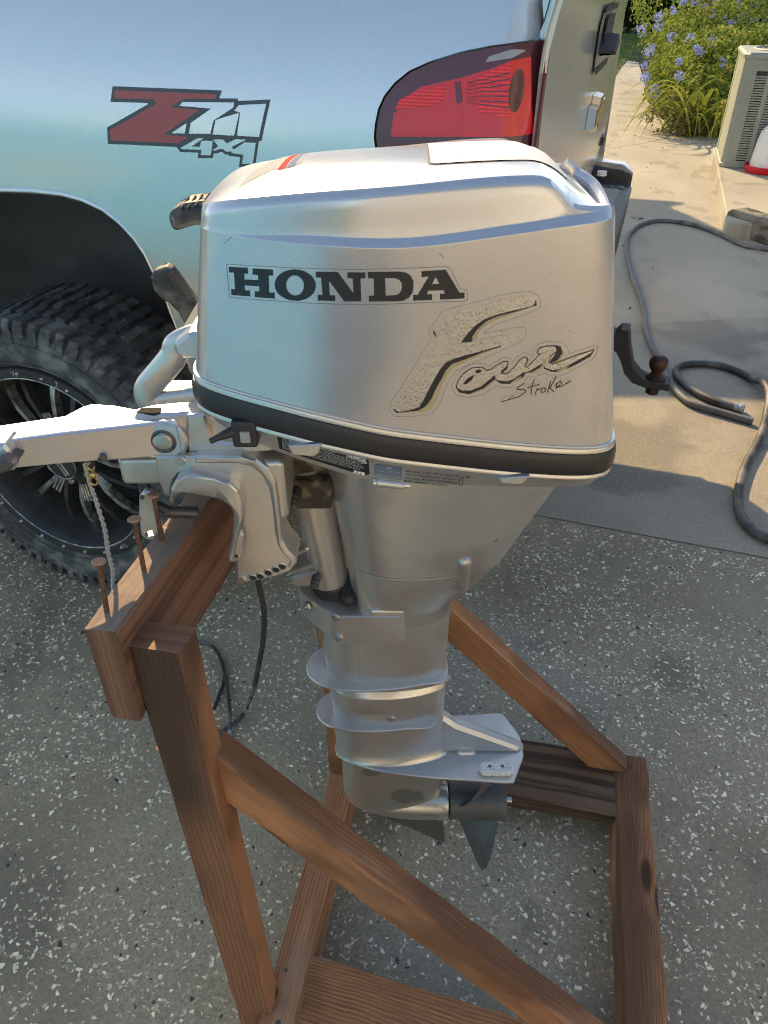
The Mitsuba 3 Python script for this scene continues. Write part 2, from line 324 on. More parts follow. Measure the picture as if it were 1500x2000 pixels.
def beam(p0, p1, wdir, w, t, off=0., c=.003, cut=None):
    """A timber: centre line p0-p1, width w along wdir, thickness t across; returns mesh, uv (grain along u)."""
    p0, p1 = np.asarray(p0, float), np.asarray(p1, float); L = np.linalg.norm(p1 - p0); d = (p1 - p0) / L
    a = np.asarray(wdir, float); a = a - d * (a @ d); a /= np.linalg.norm(a); b = np.cross(d, a)
    prof = [(-w / 2 + c, -t / 2), (w / 2 - c, -t / 2), (w / 2, -t / 2 + c), (w / 2, t / 2 - c), (w / 2 - c, t / 2), (-w / 2 + c, t / 2), (-w / 2, t / 2 - c), (-w / 2, -t / 2 + c)]
    V, F, U = [], [], []; per = 0.; ns = max(2, int(L / .05))
    rs = np.random.default_rng(int(off * 977) + 3)
    wob = [rs.normal(0, .0006, ns + 1) for _ in prof]
    def pt(k, i):
        q = prof[k % 8]; s = i / ns; g = 1 + wob[k % 8][i] / .03
        e0 = (cut[0](q[0], q[1]) if cut and cut[0] else 0); e1 = (cut[1](q[0], q[1]) if cut and cut[1] else 0)
        return p0 + d * (e0 + (L + e1 - e0) * s) + (a * q[0] + b * q[1]) * g
    for k in range(8):
        l = math.dist(prof[k], prof[(k + 1) % 8]); n0 = len(V)
        for i in range(ns + 1):
            V += [pt(k, i), pt(k + 1, i)]; U += [(off + L * i / ns, per + off * 1.7), (off + L * i / ns, per + l + off * 1.7)]
        for i in range(ns): q = n0 + 2 * i; F += [(q, q + 1, q + 3), (q, q + 3, q + 2)]
        per += l + .011
    for i in (0, ns):
        n0 = len(V)
        for k in range(8): V.append(pt(k, i)); U.append((off + 3 + .12 * prof[k][0], off + prof[k][1] * .5))
        for k in range(1, 7): F.append((n0, n0 + k, n0 + k + 1) if i else (n0, n0 + k + 1, n0 + k))
    return trimesh.Trimesh(np.array(V), np.array(F), process=False), np.array(U)
def rot2(v, a): return (v[0] * math.cos(a) - v[1] * math.sin(a), v[0] * math.sin(a) + v[1] * math.cos(a))
def textshape(text, height, bold=False):
    """Flat lettering as a shapely shape, from meshkit.text_mesh outlines."""
    m = meshkit.text_mesh(text, height, 0.001, bold)
    top = m.faces[(m.face_normals[:, 2] > .9)]
    return unary_union([Polygon(m.vertices[t][:, :2]).buffer(1e-6) for t in top])

# ------------------------------------------------ setting: ground sheets, walk, lawn
# slab joints run along the truck (heading 108 degrees)
YAW = math.radians(18.5)
RR, UU = np.array([math.cos(YAW), -math.sin(YAW)]), np.array([math.sin(YAW), math.cos(YAW)])
TP = np.array([0.232, 1.33])
def tw(s, l, z=0.):
    """Truck axes: s forward from the rear near corner, l across from the near side, z up."""
    q = TP[0] - s * RR[0] + l * UU[0], TP[1] - s * RR[1] + l * UU[1]
    return (q[0], q[1], z + np.zeros_like(np.asarray(q[0], float)))
def sheet(poly, z, cell=1.5): return patch(poly, lambda a, b: np.c_[a, b, np.full(len(a), z)], cell)
def struct(name, mesh, mat, **kw):
    scene[name] = mikit.ply(mesh, 'mat_' + mat, smooth=False, **kw); labels[name] = {'kind': 'structure'}
J = np.array([.4808, 2.066]); jd = np.array([RR[0], RR[1]]); jn = np.array([-jd[1], jd[0]])
def slabpoly(n0, n1, a0=-9., a1=9.): return Polygon([J + jd * a0 + jn * n0, J + jd * a1 + jn * n0, J + jd * a1 + jn * n1, J + jd * a0 + jn * n1])
struct('ground', sheet(Polygon([(-70, -60), (70, -60), (70, 90), (-70, 90)]), -.06, 40), 'lawn_green')
near_poly, far_poly = slabpoly(-9, -.004), slabpoly(.004, 4.6, -9, 9)
struct('driveway', tm(trimesh.creation.extrude_polygon(near_poly, .09, engine='earcut')).apply_translation([0, 0, -.09]), 'aggregate')
edge = np.array([(3.3658,8.5049),(2.5932,6.197),(2.4158,5.5189)])
struct('driveway_far', tm(trimesh.creation.extrude_polygon(far_poly, .09, engine='earcut')).apply_translation([0, 0, -.09]), 'slab')
struct('joint', sheet(slabpoly(-.006, .006), -.012), 'joint_dirt')
# the walk that leads past the truck: two panels with a joint, and the raised pad beside it
wj = np.array([(2.1773,8.3686),(2.9777,8.9689)]); wd = wj[1] - wj[0]; wd /= np.linalg.norm(wd); wn = np.array([-wd[1], wd[0]])
fp = J + jn * 4.612
walk1 = Polygon([fp - jd * 9, fp + jd * 9, (9, wj[1][1] - .012), wj[1] + wd * 6 - wn * .006, wj[1] - wn * .006, wj[0] - wd * 9 - wn * .006])
struct('walk', tm(trimesh.creation.extrude_polygon(Polygon([fp - jd * 9, fp + jd * 6, wj[0] + wd * 7 - wn * .006, wj[0] - wd * 9 - wn * .006]).convex_hull, .09, engine='earcut')).apply_translation([0, 0, -.09]), 'walk')
wl = np.array([(2.9757,8.9994),(3.6405,11.8704),(4.4194,15.0127),(5.0852,17.545),(4.954,17.8644),(4.4048,16.2768),(3.6659,13.9205),(2.3789,9.756)])
struct('path', tm(trimesh.creation.extrude_polygon(Polygon(np.vstack([wl, wj[0] - wd * .2 + wn * .006, wj[1] + wn * .006])).buffer(0).convex_hull, .09, engine='earcut')).apply_translation([0, 0, -.088]), 'walk')
struct('flower_bed', sheet(Polygon([(2.9868,8.9994),(3.4483,8.5886),(4.3192,9.4135),(7.7612,17.7567),(7.3696,23.3031),(4.8955,16.7435)]).buffer(.4), -.04), 'soil')

# white shell chips in the near slab
def chips():
    V, F, C = [], [], []; n0 = 0
    xy = np.c_[RNG.uniform(-1.6, 1.65, 50000), RNG.uniform(.22, 2.3, 50000)]
    xy = xy[(xy - J) @ jn < -.012]
    thin = meshkit.fbm(np.c_[xy * 2.2, np.full(len(xy), 3.)], 3) > .5
    for x, y in xy[RNG.random(len(xy)) < np.clip(2.15 - 2.2 * meshkit.fbm(np.c_[xy * 5.5, np.full(len(xy), 8.)], 3) - .25 * thin, .12, 1)]:
        s = .0023 + .0060 * RNG.random() ** 1.7 + .004 * (RNG.random() < .10) * RNG.random(); k = RNG.integers(5, 8)
        a = np.sort(RNG.uniform(0, 2 * np.pi, k)); r = s * RNG.uniform(.55, 1.2, k); el = RNG.uniform(.35, 1.); th = RNG.uniform(0, 6.28)
        px, py = r * np.cos(a), r * np.sin(a) * el
        qx, qy = px * math.cos(th) - py * math.sin(th), px * math.sin(th) + py * math.cos(th)
        h = RNG.uniform(.0003, .0011); tilt = RNG.normal(0, .12, 2)
        top = np.c_[x + qx * .85, y + qy * .85, h + qx * tilt[0] + qy * tilt[1] + 0 * qx]; bot = np.c_[x + qx, y + qy, np.full(k, -.001)]
        V += [top, bot]; j = np.arange(k)
        F += [np.c_[n0 + np.zeros(k - 2, int), n0 + j[1:-1], n0 + j[2:]], np.c_[n0 + j, n0 + k + j, n0 + k + (j + 1) % k], np.c_[n0 + j, n0 + k + (j + 1) % k, n0 + (j + 1) % k]]
        t = RNG.random() ** .7; c = np.array([.86, .77, .60]) * (.32 + .72 * t) * (1, .97 + .03 * t, .90 + .1 * t)
        if RNG.random() < .04: c = np.array([.06, .052, .045])
        C.append(np.tile(c, (2 * k, 1))); n0 += 2 * k
    return trimesh.Trimesh(np.vstack(V), np.vstack(F), process=False), np.vstack(C)
cm, cc = chips()
put('driveway', 'shell_chip', cm, 'shell', smooth=False, color=cc, stuff=True)

# ------------------------------------------------ wooden stand
ws = thing('wooden_stand', 'reddish brown timber stand of bolted planks and diagonal braces carrying the outboard motor', 'stand')
D2 = np.array([.216, .976, 0.]); X2 = np.array([.976, -.216, 0.]); Zv = np.array([0, 0, 1.])
def plank(name, mat, *a, label=None, **k):
    m, uv = beam(*a, **k); return put(ws, name, m, mat, smooth=False, uv=uv, label=label)
b0 = np.array([-.291, .562, .862])
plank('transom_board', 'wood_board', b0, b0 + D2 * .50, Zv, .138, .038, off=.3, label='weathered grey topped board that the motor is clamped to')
pt_, pb_ = np.array([-.2385, .583, .900]), np.array([-.209, .556, .0])
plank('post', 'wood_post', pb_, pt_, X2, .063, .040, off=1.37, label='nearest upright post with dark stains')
plank('post', 'wood', np.array([-.085, 1.05, .0]), np.array([-.100, 1.05, .86]), X2, .063, .040, off=2.1)
lr0, lr1 = np.array([-.176, .50, .046]), np.array([-.088, .985, .046])
plank('base_rail', 'wood', lr0, lr1, Zv, .088, .060, off=3.3)
rr0, rr1 = np.array([.375, .27, .046]), np.array([.5352, 1.035, .046])
plank('base_rail', 'wood', rr0, rr1, Zv, .090, .068, off=4.9)
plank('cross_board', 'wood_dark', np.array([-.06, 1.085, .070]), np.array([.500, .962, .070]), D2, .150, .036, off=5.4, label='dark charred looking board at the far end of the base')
plank('cross_board', 'wood', np.array([-.168, .560, .070]), np.array([.362, .413, .070]), D2, .150, .036, off=6.2)
# braces: top edge traced on the frame planes
br = np.array([*[-0.2033,0.59,0.7174]]); be = np.array([*[0.3044,0.475,0.2064]]); be = be + (be - br) * .03
bd = (be - br) / np.linalg.norm(be - br); bup = np.cross(bd, np.cross(Zv, bd)); bup = Zv - bd * (Zv @ bd); bup /= np.linalg.norm(bup)
plank('brace', 'wood', br - bup * .032 - bd * .02, be - bup * .032 + bd * .02, bup, .064, .040, off=7.7, label='diagonal brace crossing in front of the propeller',
      cut=(lambda q, t: q * .75, None))
fr, fe = np.array([-.055, 1.135, .672]), np.array([.520, 1.012, .098])
fd = (fe - fr) / np.linalg.norm(fe - fr); fup = Zv - fd * (Zv @ fd); fup /= np.linalg.norm(fup)
plank('brace', 'wood', fr - fup * .032, fe - fup * .032, fup, .064, .040, off=9.1, label='diagonal brace behind the motor leg')
# nails
for i, (top, bot) in enumerate(((([(-0.2911,0.9891)][0], .60), ([(-0.2928,0.5897)][0], .93)), (([(-0.2713,0.9954)][0], .665), ([(-0.2694,0.6541)][0], .93)), (([(-0.2648,0.9896)][0], .72), ([(-0.2627,0.7105)][0], .93)))):
    p1 = np.array([top[0][0], top[1], top[0][1]]); p0 = np.array([bot[0][0], bot[0][1], .925]); d = (p1 - p0) / np.linalg.norm(p1 - p0)
    n = put(ws, 'nail', cyl(p0, p1, .0029, 12), 'rust', label=('long rusty nail nearest the end of the board', 'long rusty nail in the middle of the three', 'long rusty nail closest to the clamp')[i])
    put(n, 'head', cyl(p1 - d * .001, p1 + d * .0022, .0075, 16, .0008), 'nail_head')
def nailspot(p, nrm, r=.0042):
    put(ws, 'nail_head', cyl(np.array(p) - np.array(nrm) * .002, np.array(p) + np.array(nrm) * .0012, r, 12, .0005), 'dark_steel')
nailspot((.5345, 1.003, .091), (0, 0, 1)); nailspot((.506, 1.027, .100), fup, .004); nailspot((-.172, .52, .0905), (0, 0, 1)); nailspot((-.1675, .60, .0905), (0, 0, 1), .003)

# ------------------------------------------------ outboard motor
om = thing('outboard_motor', 'silver outboard boat motor with black lettering hanging from the board of the wooden stand', 'outboard motor')
YC = .83
#<cowl>
PCH = {}
def pch(u, xs, ys):
    k = (tuple(xs), tuple(ys))
    if k not in PCH:
        from scipy.interpolate import PchipInterpolator
        PCH[k] = (np.linspace(xs[0], xs[-1], 600), PchipInterpolator(xs, ys)(np.linspace(xs[0], xs[-1], 600)))
    return np.interp(u, *PCH[k])
def cowl_xf(z): return -.175 - .176 * (1.294 - z)
def cowl_xr(z): return .2165 + .165 * (1.279 - z)
def cowl_hw(u):
    t = np.clip(u / .5, 0, 1)
    return (.106 + .034 * (1 - (1 - t) ** 2)) * (1 - np.abs(2 * np.clip(u, 0, 1) - 1) ** 10) ** .1
def cowl_zb(u): return pch(u, [0, .16, .36, .5, 1], [1.130, 1.119, 1.1005, 1.0875, 1.0645])
def cowl_zl(u): return pch(u, [0, .16, .45, .77, .86, 1], [1.284, 1.281, 1.2775, 1.291, 1.296, 1.301])
def cowl_w(x, z):
    u = (x - cowl_xf(z)) / (cowl_xr(z) - cowl_xf(z)); t = (z - cowl_zb(u)) / (cowl_zl(u) - cowl_zb(u))
    return cowl_hw(u) * (1 - .022 * t)
#</cowl>
def cowl_zs(u): return pch(u, [0, .04, .12, .48, .80, .825, .90, 1.], [1.299, 1.307, 1.313, 1.3265, 1.3355, 1.334, 1.3105, 1.308])
def cowl_zc(u): return pch(u, [0, .05, .1, .2, .45, .8, .87, .9375, .99, 1.], [1.301, 1.312, 1.320, 1.3305, 1.3365, 1.340, 1.337, 1.312, 1.300, 1.295])
def cx(u, z): return cowl_xf(z) + u * (cowl_xr(z) - cowl_xf(z))
UST = np.unique(np.concatenate([.5 - .5 * np.cos(np.linspace(0, np.pi, 61)), np.linspace(0, .03, 9), np.linspace(.97, 1, 9), [.002, .0007, .998, .9993]]))
def cowl_section(u):
    lw = float(np.clip((u - .03) / .3, 0, 1)); lw = lw * lw * (3 - 2 * lw)
    hw, zb, zl, zs, zc = (float(f(u)) for f in (cowl_hw, cowl_zb, cowl_zl, cowl_zs, cowl_zc))
    e = min(u, 1 - u); rnd = min(1., e / .02)
    zl2 = zl + .0005 + .0065 * lw; k2 = .978 - .004 - .044 * lw; ks = .958 - .040 * lw
    pts = [(1.0, zb), (.994, zb + .25 * (zl - zb)), (.989, zb + .5 * (zl - zb)), (.9825, zb + .8 * (zl - zb)), (.978, zl - .0012), (.9765, zl), (k2 + .006, zl2 - .001), (k2, zl2),
           (k2 - .35 * (k2 - ks), zl2 + .35 * (zs - .009 - zl2)), (k2 - .75 * (k2 - ks), zl2 + .75 * (zs - .009 - zl2)), (ks, zs - .009), (ks - .012, zs - .0035), (ks - .05, zs), (.74, zs + .25 * (zc - zs)), (.58, zs + .55 * (zc - zs)), (.4, zs + .8 * (zc - zs)), (.2, zs + .95 * (zc - zs)), (0, zc)]
    near = [(cx(u, z), YC - hw * k, z) for k, z in pts]
    sec = near + [(x, 2 * YC - y, z) for x, y, z in near[-2::-1]]
    return [(x, y, z - .010 * float(np.clip((y - YC + .09) / .2, 0, 1)) * float(np.clip((z - 1.28) / .04, 0, 1))) for x, y, z in sec]
cowl = grid([cowl_section(u) for u in UST], cv=True)
cm_ = man(cowl)
scoop = prism([(.178, 1.40), (.182, 1.331), (.200, 1.291), (.30, 1.287), (.30, 1.40)], YC - .106, YC + .106)
cw = tm(cm_ - man(scoop)) if cm_.volume() != 0 else cowl
put(om, 'cowl', cw, 'cowl_silver', smooth=15, label='silver engine cover with large black lettering')
CW = om + '__cowl'
def on_cowl(e):
    return lambda x, z: np.c_[x, YC - cowl_w(np.asarray(x), np.asarray(z)) - e, z]
def crop(o, s, pts): return [(o[0] + x / s, o[1] + y / s) for x, y in pts]
def decal(name, polys, mat, e=.0004, cell=.02, label=None, parent=None, stuff=False):
    g = unary_union([p if not isinstance(p, (list, np.ndarray)) else Polygon(p).buffer(0) for p in polys])
    for q in geoms(g): k = put(parent or CW, name, patch(q, on_cowl(e), cell), mat, smooth=True, label=label, stuff=stuff)
    return k
HC = lambda pts: pts
letH = [(-0.1464,1.2531),(-0.1277,1.2541),(-0.1281,1.2486),(-0.1316,1.2483),(-0.132,1.2428),(-0.1185,1.2433),(-0.1182,1.2481),(-0.1236,1.2481),(-0.1229,1.2539),(-0.1032,1.2543),(-0.1036,1.2487),(-0.1079,1.2485),(-0.1088,1.2326),(-0.1035,1.2327),(-0.1038,1.227),(-0.1233,1.2269),(-0.1229,1.2326),(-0.1184,1.2327),(-0.1182,1.2376),(-0.1325,1.2372),(-0.1326,1.2325),(-0.1276,1.2327),(-0.1279,1.2271),(-0.1469,1.2267),(-0.1465,1.2323),(-0.1425,1.2324),(-0.1419,1.2483),(-0.1467,1.2479)]
letO = [(-0.0635,1.2414),(-0.0638,1.2395),(-0.0644,1.2375),(-0.0654,1.2356),(-0.0666,1.2338),(-0.0682,1.2321),(-0.0701,1.2306),(-0.0721,1.2293),(-0.0744,1.2282),(-0.0769,1.2273),(-0.0794,1.2266),(-0.0821,1.2262),(-0.0847,1.2261),(-0.0874,1.2262),(-0.0899,1.2266),(-0.0924,1.2273),(-0.0946,1.2281),(-0.0967,1.2293),(-0.0985,1.2306),(-0.1001,1.2321),(-0.1013,1.2338),(-0.1022,1.2356),(-0.1027,1.2375),(-0.1029,1.2395),(-0.1028,1.2414),(-0.1022,1.2434),(-0.1014,1.2453),(-0.1002,1.2472),(-0.0987,1.2489),(-0.097,1.2505),(-0.095,1.2519),(-0.0928,1.2531),(-0.0904,1.2541),(-0.0879,1.2549),(-0.0854,1.2554),(-0.0828,1.2557),(-0.0802,1.2556),(-0.0776,1.2554),(-0.0752,1.2549),(-0.0729,1.2541),(-0.0708,1.2531),(-0.0689,1.2519),(-0.0672,1.2504),(-0.0659,1.2489),(-0.0648,1.2471),(-0.064,1.2453),(-0.0636,1.2434)]
letOi = [(-0.0749,1.2409),(-0.0751,1.2394),(-0.0755,1.2379),(-0.0761,1.2365),(-0.0769,1.2352),(-0.0779,1.234),(-0.079,1.233),(-0.0802,1.2323),(-0.0815,1.2317),(-0.0829,1.2314),(-0.0842,1.2313),(-0.0856,1.2314),(-0.0869,1.2318),(-0.0881,1.2325),(-0.0891,1.2333),(-0.09,1.2343),(-0.0908,1.2355),(-0.0913,1.2369),(-0.0916,1.2383),(-0.0917,1.2398),(-0.0916,1.2413),(-0.0913,1.2428),(-0.0908,1.2443),(-0.09,1.2456),(-0.0891,1.2468),(-0.0881,1.2479),(-0.0869,1.2488),(-0.0857,1.2494),(-0.0843,1.2499),(-0.083,1.2501),(-0.0816,1.25),(-0.0803,1.2498),(-0.0791,1.2492),(-0.078,1.2485),(-0.077,1.2476),(-0.0762,1.2465),(-0.0756,1.2452),(-0.0751,1.2438),(-0.0749,1.2424)]
letN = [(-0.0629,1.2545),(-0.0425,1.255),(-0.0285,1.2357),(-0.0288,1.2496),(-0.0337,1.2497),(-0.0337,1.2551),(-0.017,1.2552),(-0.017,1.2499),(-0.0216,1.2498),(-0.0213,1.2281),(-0.0374,1.2277),(-0.0511,1.2468),(-0.0508,1.2332),(-0.0457,1.2332),(-0.0459,1.2277),(-0.0625,1.2275),(-0.0624,1.2328),(-0.0576,1.233),(-0.0584,1.2493),(-0.0631,1.2492)]
letD = [(-0.0148,1.2557),(0.0137,1.2563),(0.0197,1.2555),(0.0243,1.2528),(0.0268,1.2486),(0.0275,1.2433),(0.0266,1.2371),(0.0234,1.2322),(0.0178,1.2292),(0.0125,1.2286),(-0.0142,1.2281),(-0.0142,1.2336),(-0.0091,1.2338),(-0.0096,1.25),(-0.0149,1.25)]
letDi = [(0.0009,1.2503),(0.01,1.2504),(0.0138,1.249),(0.0161,1.246),(0.0167,1.2425),(0.0157,1.2382),(0.0132,1.2353),(0.0094,1.2342),(0.0017,1.2341)]
letA = [(0.0341,1.2566),(0.0565,1.2581),(0.0703,1.2368),(0.0749,1.2372),(0.0752,1.2314),(0.0523,1.2303),(0.0521,1.2358),(0.0569,1.2361),(0.0553,1.239),(0.041,1.2387),(0.0399,1.2353),(0.0449,1.2354),(0.0449,1.2299),(0.0273,1.2292),(0.0272,1.2347),(0.0313,1.2348),(0.041,1.2518),(0.0344,1.2513)]
letAi = [(0.0475,1.2513),(0.0512,1.2451),(0.0443,1.2448)]
for nm, o, i in (('H', letH, None), ('O', letO, letOi), ('N', letN, None), ('D', letD, letDi), ('A', letA, letAi)):
    decal('lettering', [Polygon(o, [i] if i else []).buffer(0)], 'decal_black', label=f'black slab serif letter {nm}')
hb = [(-0.1485,1.2554),(-0.1174,1.2567),(-0.08,1.257),(-0.0253,1.2578),(0.0196,1.2593),(0.057,1.261),(0.0604,1.2591),(0.07,1.2418),(0.0716,1.2399),(0.0771,1.2396),(0.0778,1.2294),(0.0761,1.2289),(0.0202,1.2266),(-0.0183,1.2249),(-0.0633,1.2247),(-0.1043,1.2248),(-0.1492,1.2241)]
q = Polygon(hb).buffer(0); decal('sticker_edge', [q.boundary.buffer(.00028)], 'decal_line', e=.0003)
fs = (740, 550)
F_ = [(0.0587,1.216),(0.0876,1.2239),(0.1086,1.2299),(0.1252,1.233),(0.1358,1.2333),(0.1407,1.2309),(0.1418,1.2278),(0.1392,1.2239),(0.1218,1.22),(0.1067,1.216),(0.0947,1.2112),(0.0873,1.2055),(0.0807,1.1982),(0.0764,1.1916),(0.0743,1.1879),(0.0837,1.1886),(0.0961,1.1924),(0.1116,1.1957),(0.124,1.1982),(0.1317,1.199),(0.1318,1.1949),(0.1278,1.1907),(0.1187,1.1869),(0.1048,1.1824),(0.0908,1.1782),(0.0782,1.1748),(0.0688,1.1714),(0.0609,1.1679),(0.0556,1.161),(0.0503,1.1505),(0.0443,1.1371),(0.0396,1.1263),(0.0357,1.1189),(0.0249,1.1152),(0.0149,1.1133),(0.0102,1.1165),(0.0114,1.1235),(0.0212,1.1381),(0.0322,1.1593),(0.0414,1.1748),(0.0496,1.1907),(0.0505,1.1949),(0.0481,1.1998),(0.0514,1.2055)]
our = [(0.0729,1.1407),(0.0741,1.1479),(0.0794,1.1558),(0.0871,1.1614),(0.0968,1.1621),(0.1011,1.1584),(0.1066,1.1601),(0.1111,1.1641),(0.118,1.1683),(0.1213,1.1679),(0.1201,1.1627),(0.1152,1.1584),(0.1171,1.1549),(0.1232,1.1558),(0.129,1.1627),(0.1332,1.1696),(0.1376,1.173),(0.1403,1.1705),(0.1379,1.1627),(0.1412,1.1619),(0.149,1.1713),(0.1529,1.1764),(0.1496,1.1778),(0.151,1.182),(0.1587,1.1843),(0.1659,1.1839),(0.1681,1.1797),(0.1623,1.1743),(0.1607,1.1678),(0.1659,1.1652),(0.1767,1.1694),(0.1905,1.1749),(0.2049,1.1786),(0.202,1.1756),(0.1882,1.1682),(0.1762,1.1611),(0.1667,1.1591),(0.159,1.1618),(0.156,1.167),(0.15,1.1627),(0.144,1.1584),(0.1377,1.157),(0.1302,1.1505),(0.1224,1.1473),(0.1124,1.1487),(0.1095,1.154),(0.1043,1.1487),(0.0966,1.1416),(0.087,1.1375),(0.0788,1.1371)]
o1 = [(0.0787,1.1448),(0.0837,1.1514),(0.09,1.1544),(0.0872,1.1484),(0.0817,1.1438)]
o2 = [(0.0893,1.1579),(0.0933,1.1605),(0.0973,1.1587),(0.0924,1.1554)]
blk = [[(0.1417,1.2289),(0.1426,1.2252),(0.1219,1.2192),(0.1068,1.2147),(0.0964,1.2096),(0.0891,1.2023),(0.0857,1.1949),(0.0845,1.1889),(0.0738,1.1879),(0.0801,1.1965),(0.0866,1.2039),(0.0948,1.2104),(0.1068,1.2152),(0.1219,1.2196),(0.1392,1.2239)],
  [(0.1125,1.1857),(0.1126,1.1841),(0.0972,1.1782),(0.0801,1.1705),(0.0659,1.1659),(0.0606,1.1584),(0.0569,1.1487),(0.0524,1.1398),(0.0479,1.1272),(0.0432,1.1194),(0.0349,1.1146),(0.0132,1.113),(0.0102,1.1161),(0.0149,1.1143),(0.034,1.1189),(0.0389,1.1235),(0.0443,1.1362),(0.0495,1.1496),(0.0548,1.1602),(0.0609,1.1679),(0.0719,1.1726),(0.0908,1.1782)],
  [(0.0723,1.1416),(0.0752,1.1371),(0.0871,1.1366),(0.0998,1.143),(0.1096,1.1537),(0.1095,1.1487),(0.0985,1.1384),(0.0856,1.1339),(0.0759,1.1359)],
  [(0.1116,1.1491),(0.124,1.1477),(0.1333,1.1526),(0.1394,1.1565),(0.1382,1.1526),(0.1258,1.1452),(0.1168,1.1455)],
  [(0.1417,1.1575),(0.1499,1.1636),(0.1552,1.1764),(0.1596,1.1747),(0.1549,1.1627),(0.1482,1.1571)],
  [(0.1651,1.1843),(0.1708,1.1834),(0.1739,1.1779),(0.1702,1.1698),(0.1632,1.1675),(0.1678,1.1755),(0.1688,1.1805)],
  [(0.1586,1.1613),(0.1667,1.159),(0.1762,1.1613),(0.1882,1.1687),(0.2042,1.1774),(0.2024,1.1731),(0.1887,1.1651),(0.1734,1.1577),(0.1652,1.1583)],
  [(0.1157,1.1584),(0.1198,1.1662),(0.1213,1.1679),(0.1213,1.1619),(0.1174,1.1572)], [(0.1314,1.1627),(0.1377,1.1727),(0.1407,1.1713),(0.1392,1.1653),(0.1339,1.1624)],
  [(0.048,1.2001),(0.0494,1.1969),(0.0517,1.1962),(0.0514,1.1924),(0.0497,1.1952),(0.0476,1.1978)]]
tan = [[(0.1415,1.2242),(0.1222,1.2168),(0.1071,1.2112),(0.0982,1.206),(0.0923,1.2006),(0.0896,1.1949),(0.0902,1.1916),(0.0851,1.1912),(0.0849,1.1941),(0.0892,1.2014),(0.0965,1.2076),(0.107,1.2131),(0.122,1.2182)],
  [(0.1119,1.1836),(0.0973,1.1765),(0.0802,1.1684),(0.0685,1.1624),(0.0632,1.1549),(0.0595,1.147),(0.0566,1.1371),(0.0522,1.1244),(0.0483,1.117),(0.0417,1.1135),(0.0132,1.1124),(0.0349,1.115),(0.0423,1.1198),(0.0479,1.1281),(0.0524,1.1402),(0.0569,1.1491),(0.061,1.1589),(0.0667,1.1659),(0.08,1.171),(0.0971,1.1785)],
  [(0.0872,1.1344),(0.1,1.1398),(0.1095,1.1491),(0.1086,1.1455),(0.0978,1.1366)], [(0.1458,1.1571),(0.1541,1.1623),(0.1596,1.1743),(0.1593,1.1661),(0.1545,1.1592),(0.1475,1.1561)],
  [(0.1713,1.1834),(0.176,1.177),(0.1719,1.1686),(0.1642,1.1661),(0.1702,1.1698),(0.174,1.1776)], [(0.1258,1.1455),(0.1341,1.1522),(0.1365,1.1531),(0.1353,1.1487),(0.1275,1.1448)], [(0.17,1.1582),(0.1747,1.1602),(0.1823,1.1637),(0.1796,1.1598),(0.1734,1.1573)]]
Fp = Polygon(F_).buffer(0); Op = Polygon(our).buffer(0).difference(unary_union([Polygon(o1), Polygon(o2)]))
whole = unary_union([Fp, Op] + [Polygon(t).buffer(0) for t in blk + tan])
decal('lettering', [Polygon(t).buffer(.0007).difference(Fp).difference(Op) for t in blk] + [Polygon(o1), Polygon(o2), whole.buffer(.0009).difference(whole).intersection(Op.buffer(.0012))], 'decal_black', e=.00055, label='black shadow of the script lettering')
decal('lettering', [Polygon(t).buffer(0) for t in tan], 'decal_tan', e=.0007, label='tan edge of the script lettering')
decal('lettering', [Fp, Op], 'speckle', e=.0004, label='speckled silver script lettering')
strokes = [[(0.1396,1.1466),(0.1335,1.1421),(0.1326,1.1398),(0.1404,1.1394),(0.1419,1.1374),(0.1354,1.1317),(0.1257,1.1286),(0.1185,1.1264)], [(0.1489,1.1508),(0.1467,1.1416),(0.1475,1.134)], [(0.1434,1.1416),(0.1545,1.1455)],
  [(0.1513,1.134),(0.1529,1.1407),(0.1541,1.1389),(0.1567,1.1406)], [(0.159,1.1415),(0.1569,1.1388),(0.158,1.1361),(0.1612,1.1376),(0.1616,1.1406),(0.159,1.1415)], [(0.1655,1.149),(0.1638,1.1365)], [(0.1703,1.1535),(0.1656,1.1415),(0.1698,1.1371)],
  [(0.1714,1.1414),(0.1766,1.1458),(0.1754,1.1485),(0.1716,1.1459),(0.1719,1.1414),(0.177,1.1428),(0.1853,1.1483)]]
decal('lettering', [LineString(s).buffer(.0016 if i else .0021) for i, s in enumerate(strokes)], 'speckle', e=.0004, label='small script word below the larger one')
for s in strokes: decal('lettering', [LineString([(a + .0008, b - .0012) for a, b in s]).buffer(.0006)], 'decal_black', e=.0005)
decal('sticker_edge', [unary_union([whole.buffer(.0045)]).boundary.buffer(.0002)], 'decal_line', e=.0003)
# scratches and bare specks
sc = [LineString([(a, b), (a + dx, b + dz)]).buffer(.0003) for a, b, dx, dz in ((.1345, 1.232, .001, -.007), (.137, 1.228, .003, -.003), (.11, 1.20, .004, -.001), (-.15, 1.273, .01, .008), (.05, 1.283 - .01, .004, -.004), (.178, 1.20, .0005, -.002))]
for g in sc: decal('scratch', [g], 'decal_line', e=.0003)
